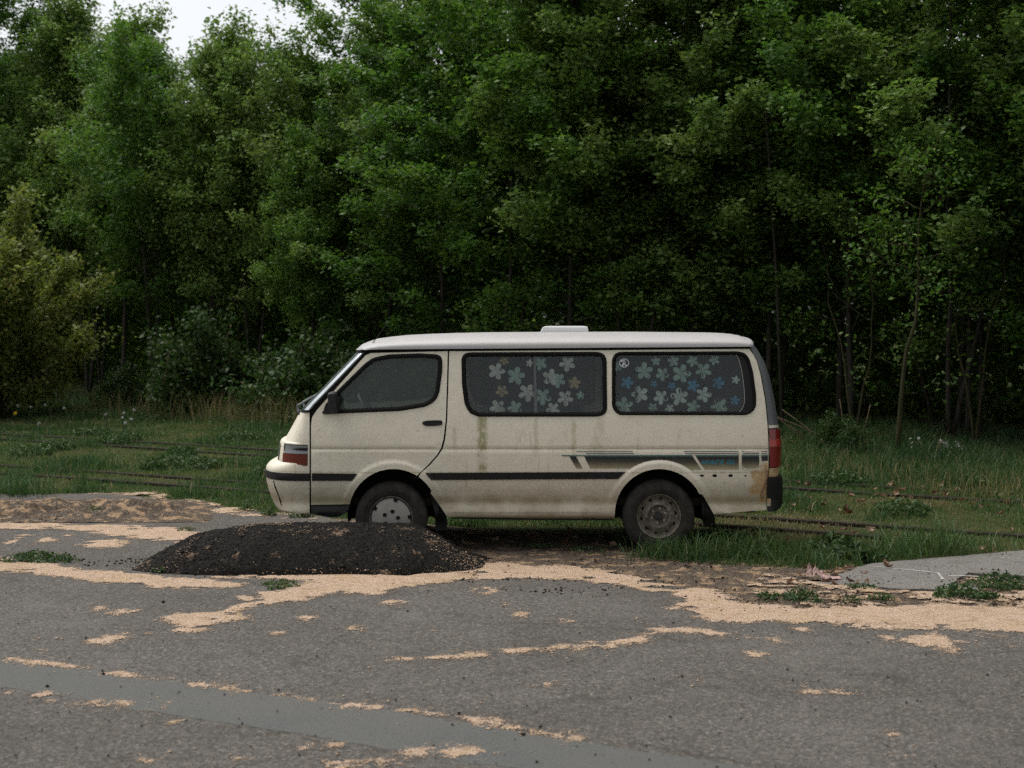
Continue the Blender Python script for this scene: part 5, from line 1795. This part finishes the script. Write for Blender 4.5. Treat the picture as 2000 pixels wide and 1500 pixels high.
# long tufts beside the rear wheel and the slab
def tuft_obj(px, py, n_, Hm, spread, label, tlo=.1, thi=.5, wd=.008, seed=0, name='grass_tuft', group='grass tufts'):
    r = np.random.default_rng(seed + int(px))
    c = gnd(px, py)
    P_ = np.stack([np.clip(r.normal(0, 1, n_), -1.7, 1.7) * spread, np.clip(r.normal(0, 1, n_), -1.7, 1.7) * spread * .7, np.zeros(n_)], 1)
    n_ = int(n_ * .75); P_ = P_[:n_]
    V_, F_ = blades(P_, r.uniform(.3, 1.05, n_) * Hm, np.full(n_, wd), r, 1.35)
    me = idxmesh(V_, F_, 'blades', np.repeat(r.uniform(tlo, thi, n_), 5))
    o = link(name, me, M['grass']); o.location = (c[0], c[1], .003)
    tag(o, label, 'grass tuft', group)


for a_ in ((1290, 1092, 150, .30, .16, 'grass tuft growing up in front of the van\'s rear wheel'),
           (1375, 1088, 260, .26, .20, 'grass tuft just right of the van\'s rear wheel'),
           (1440, 1085, 300, .33, .20, 'pale long-bladed grass tuft below the van\'s rear overhang', .2, .62),
           (1510, 1092, 240, .28, .20, 'grass tuft below the van\'s rear bumper'),
           (1800, 1082, 420, .40, .22, 'tall fresh green tuft behind the paving slab'),
           (1740, 1090, 220, .28, .18, 'grass tuft at the left rear corner of the paving slab'),
           (15, 968, 420, .40, .28, 'dark grass tuft at the left edge of the yard', .0, .3),
           (1590, 1100, 160, .24, .20, 'grass tuft left of the pink rag, behind it'),
           (1900, 1075, 220, .26, .25, 'low grass tuft at the far right behind the slab')):
    tuft_obj(*a_)


# broad-leaved weeds
def weed(px, py, n_, R, label, lsize=.07, up=.35, tall=.10, seed=0, cat='weed', tl=(0, .8)):
    r = np.random.default_rng(seed + int(px) * 3)
    c = gnd(px, py)
    o = empty('weed', (c[0], c[1], .012))
    tag(o, label, cat, 'weeds on the yard')
    n_ = int(n_ * 2.4); lsize *= .58; tall *= .85
    a_ = r.uniform(0, 6.28, n_); rad = R * np.sqrt(r.random(n_)) * (.55 + .75 * vnoise(a_ * 1.6, a_ * 0 + px, 5))
    P_ = np.stack([np.cos(a_) * rad, np.sin(a_) * rad * .8, r.uniform(.005, tall, n_) * np.clip(1 - .7 * rad / R, .1, 1)], 1)
    outw = np.stack([np.cos(a_), np.sin(a_), np.zeros(n_)], 1)
    me = bigmesh(leaves(P_, lsize, r, up, .38, outw), 4, np.clip(r.uniform(*tl, n_) + (r.random(n_) < .06) * .4, 0, 1), None, 'leaves')
    link('leaves', me, M['weed'], o)
    T = Tubes()
    for k in range(7):
        i = r.integers(n_)
        T.add([(0, 0, -.01), tuple(P_[i] * .6 + np.array((0, 0, .01))), tuple(P_[i])], [.004, .003, .002], 4)
    link('stalks', T.mesh('stalks'), M['weed'], o)


for a_ in ((70, 1096, 200, .26, 'dark weed clump in the litter at the left edge'), (20, 1102, 40, .10, 'small weed left of the dark clump at the left edge', .06), (130, 1100, 60, .12, 'small weed right of the dark clump at the left edge', .05),
           (548, 1150, 130, .15, 'green weed in the litter in front of the black mound', .05, .4, .09, 0, 'weed', (.3, 1)),
           (1565, 1174, 170, .15, 'leafy weed in the tan litter below the pink rag', .055, .35, .12), (1505, 1172, 90, .16, 'low grassy weed left of the leafy one below the pink rag', .05, .3, .06),
           (1680, 1150, 60, .14, 'flat weed along the front edge of the paving slab', .05, .4, .04), (1722, 1174, 50, .09, 'small bright weed below the paving slab', .05, .4, .07, 0, 'weed', (.3, .9)),
           (1664, 1178, 40, .09, 'small pale weed in the litter below the slab', .04, .4, .06, 0, 'weed', (.4, 1)), (1868, 1168, 190, .19, 'dark weed in front of the small broken paving piece', .07, .35, .13),
           (1925, 1172, 110, .14, 'dark weed right of the small broken paving piece', .06, .35, .07), (1955, 1150, 260, .24, 'large dark weed on the right side of the slab', .065, .35, .16),
           (590, 1012, 110, .13, 'weed growing under the van\'s front bumper', .06, .5, .16), (525, 1010, 70, .09, 'small weed just left of the van\'s front bumper', .05, .5, .14), (480, 1000, 70, .10, 'weed sprig at the grass edge left of the van', .05, .5, .18),
           (300, 1122, 14, .03, 'tiny weed left of the black mound', .035), (315, 1123, 16, .035, 'tiny round weed at the left foot of the black mound', .035), (175, 998, 40, .14, 'yellowish weed on the soil bank at left', .05, .5, .08, 0, 'weed', (.6, 1)),
           (365, 1040, 40, .10, 'pale weed on the litter behind the black mound', .045, .5, .07, 0, 'weed', (.6, 1)), (1050, 1070, 70, .22, 'low weed in the shade beside the van\'s sill', .05, .4, .05), (1140, 1078, 60, .2, 'low weed in front of the van ahead of its rear wheel', .05, .4, .05),
           (1630, 1082, 260, .30, 'broad-leaved dock plants behind the pink rag', .13, .3, .22), (1690, 1096, 120, .18, 'leafy dock plant at the slab corner', .11, .3, .16), (1400, 1062, 220, .22, 'dark leafy weed behind the van\'s rear wheel', .06, .3, .22),
           (1215, 1062, 90, .14, 'green weed in front of the van\'s rear wheel', .05, .4, .10)):
    weed(*a_)
# nettle clumps in the meadow
CLUMPS = ['dark weed clump between the two railway tracks, middle of the three left of the van', 'broad dark weed clump beside the near rails, closest to the van\'s nose', 'dark weed clump on the far rails at left, left of a paler twin', 'paler weed clump touching its twin on the far rails at left',
          'small weed clump just above the broad one near the van\'s nose', 'weed clump hidden half behind the van\'s front bumper', 'small low weed clump left of the broad one near the van\'s nose', 'weed clump at the far left edge between the tracks',
          'weed clump in the grass between the tracks right of the van', 'weed clump near the far rails just right of the van\'s tail light', 'weed clump far right, on the far rails', 'weed clump near the left edge behind the far rails', 'weed clump behind the far rails, left of the van\'s windscreen', 'weed clump in the bank grass below the dandelion clocks']
for i, (px_, py_, R_) in enumerate(((345, 905, .34), (385, 915, .42), (220, 868, .40), (245, 862, .35), (355, 890, .3), (530, 930, .3), (300, 918, .25), (60, 890, .4), (1760, 1005, .35), (1640, 945, .4), (1900, 955, .3), (110, 880, .35), (470, 860, .45), (180, 850, .4))):
    r2 = np.random.default_rng(400 + i)
    c = gnd(px_, py_)
    n_ = int(650 * R_ / .35)
    a_ = r2.uniform(0, 6.28, n_); rad = R_ * np.sqrt(r2.random(n_)) * .8
    P_ = np.stack([np.cos(a_) * rad, np.sin(a_) * rad, r2.uniform(.01, .17, n_) * (1 - .7 * (rad / R_) ** 2)], 1)
    me = bigmesh(leaves(P_, .055, r2, .3, .4), 4, r2.uniform(.1, .8, n_), None, 'leaves')
    o = link('weed_clump', me, M['weed']); o.location = (c[0], c[1], 0)
    tag(o, CLUMPS[i], 'weed', 'weed clumps in the meadow')

# dandelion clocks, fallen leaves, rag
ic = np.array([(0, 0, 1)] + [(math.cos(t) * math.cos(e), math.sin(t) * math.cos(e), math.sin(e)) for e in (.6, 0, -.6) for t in np.arange(0, 6.2, .9)] + [(0, 0, -1)])
for i, (px_, py_) in enumerate(((35, 793), (60, 795), (88, 791), (125, 797), (207, 809), (242, 807), (262, 801), (239, 816), (256, 819), (245, 826), (77, 827))):
    p = gnd(px_, py_, .34)
    o = empty('dandelion_clock', (p[0], p[1], 0))
    tag(o, 'round white dandelion seed head on a stalk in the grass at left', 'dandelion', 'dandelion seed heads')
    V_, fs = tube([(0, 0, 0), (.01, 0, .2), (0, 0, .33)], .004, 4); mesh('stalk', V_, fs, M['weed'], o)
    P_ = np.repeat(ic * .020, 3, 0) + np.random.default_rng(i).normal(0, .005, (len(ic) * 3, 3))
    me = bigmesh(leaves(P_ + np.array((0, 0,   .34)), .015, np.random.default_rng(i), 0, .8), 4, None, None, 'seed_head')
    link('seed_head', me, M['seedhead'], o)
p = gnd(31, 807, .25)
o = empty('dandelion', (p[0], p[1], 0)); tag(o, 'yellow dandelion flower in the grass at the far left', 'dandelion')
V_, fs = tube([(0, 0, 0), (0, .01, .12), (0, 0, .25)], .004, 4); mesh('stalk', V_, fs, M['weed'], o)
me = bigmesh(leaves(np.random.default_rng(3).normal(0, .012, (40, 3)) + np.array((0, 0, .25)), .03, np.random.default_rng(4)), 4, None, None, 'petals'); link('petals', me, M['yellow'], o)

r = np.random.default_rng(88)
lv = []
for i in range(5):
    # curled leaf: small bent grid
    V_ = []
    for a1 in np.linspace(-1, 1, 4):
        for b1 in np.linspace(-1, 1, 4):
            sh = math.sqrt(max(0, 1 - .8 * a1 * a1))
            V_.append((a1 * .055, b1 * .04 * sh, .012 + .03 * (b1 * b1) * r.uniform(.5, 1.2) + .02 * a1 * a1 + r.normal(0, .004)))
    me = bpy.data.meshes.new('fallen_leaf')
    me.from_pydata(V_, [], [(j * 4 + k_, j * 4 + k_ + 1, (j + 1) * 4 + k_ + 1, (j + 1) * 4 + k_) for j in range(3) for k_ in range(3)])
    at_ = me.attributes.new('tint', 'FLOAT', 'POINT'); at_.data.foreach_set('value', np.full(16, [.2, .5, .75, .9, .6][i], np.float32))
    me.materials.append(M['leaf_dead'])
    lv.append(me)
spots = [(1655, 985), (1545, 993), (1548, 985), (1700, 1030), (1605, 1027), (1620, 1023), (1650, 1032), (1665, 1036), (1710, 1068), (1755, 1042), (1770, 925), (1815, 905), (1930, 935), (1783, 978), (1795, 970), (1745, 945), (1722, 930), (1840, 945),
         (1850, 965), (1880, 975), (1930, 985), (1965, 980), (1975, 1030), (1925, 1068), (1560, 940), (1580, 945), (1735, 920), (1800, 950), (1862, 930), (1760, 955), (1825, 960), (1900, 930)] + \
    [(x_, y_) for x_, y_ in zip(r.uniform(1540, 1990, 46), r.uniform(905, 1000, 46))] + [(x_, y_) for x_, y_ in zip(r.uniform(1540, 1760, 16), r.uniform(1090, 1135, 16))] + [(x_, y_) for x_, y_ in zip(r.uniform(900, 1200, 14), r.uniform(1030, 1062, 14))]
for i, (x_, y_) in enumerate(spots):
    p = gnd(x_, y_, .05)
    o = bpy.data.objects.new('fallen_leaf', lv[i % 5]); COL.objects.link(o)
    o.location = (p[0], p[1], .022 if y_ < 1080 else .012); o.rotation_euler = (r.normal(0, .35), r.normal(0, .35), r.uniform(0, 6.28))
    s_ = r.uniform(.45, .85); o.scale = (s_, s_, s_)
    lab = 'curled brown fallen leaf lying under the van' if 900 <= x_ <= 1200 else ('curled brown fallen leaf by the paving slab' if y_ > 1085 else 'curled brown fallen leaf lying in the grass right of the van')
    tag(o, lab, 'leaf', 'fallen leaves')

c = gnd(1602, 1136)
gx, gy = np.meshgrid(np.linspace(-.13, .17, 60), np.linspace(-.09, .09, 40))
env = np.interp(gx, [-.13, -.07, -.02, .05, .17], [.01, .10, .075, .035, .012]) * np.clip(1 - (gy / .09) ** 2, 0, 1) ** .6
fold = np.abs(fbm(gx * 26, gy * 26, 3, 3) - .5) * 2 + .6 * np.abs(vnoise(gx * 48 + 3, gy * 30, 6) - .5)
hh = env * (.45 + 1.1 * fold) + .012 * fold
gx2 = gx + .05 * (fbm(gx * 18, gy * 18, 13) - .5); gy2 = gy + .05 * (fbm(gx * 18, gy * 18, 14) - .5)
inside = (((gx - .02) / .145) ** 2 + (gy / .085) ** 2 + 1.2 * (fbm(gx * 16, gy * 16, 2) - .5)) < .95
ny, nx = gx.shape
fs = [(j * nx + i, j * nx + i + 1, (j + 1) * nx + i + 1, (j + 1) * nx + i) for j in range(ny - 1) for i in range(nx - 1) if inside[j, i]]
V_ = np.stack([gx2.ravel(), gy2.ravel(), np.maximum(hh, .004).ravel()], 1)
o = mesh('crumpled_rag', V_, fs, M['rag'], None, True, 40)
o.location = (c[0], c[1], .014)
tag(o, 'crumpled pale pink rag lying beside the paving slab', 'rag')
# pale seed heads under the trees on the right
T = empty('dry_seed_plant', (at(1840, 905, 20.5)[0], 20.5, 0))
tag(T, 'dry plant with pale papery seed heads under the trees at right', 'dry plant')
for i in range(16):
    x_ = r.uniform(1775, 1875); y_ = r.uniform(858, 884)
    p1 = np.array(at(x_, y_, 20.5 + r.normal(0, .15))); p0 = np.array((T.location.x + r.normal(0, .1), 20.5 + r.normal(0, .1), 0))
    V_, fs = tube([p0, (p0 + p1) / 2 + r.normal(0, .02, 3), p1], .004, 4)
    o = mesh('stalk', V_, fs, M['twig'], T); o.matrix_parent_inverse = Matrix.Translation(-T.location)
    me = bigmesh(leaves(p1 + r.normal(0, .025, (5, 3)), .045, r, 0, .8), 4, None, None, 'seed_pod')
    o = link('seed_pod', me, M['seedhead'], T); o.matrix_parent_inverse = Matrix.Translation(-T.location)
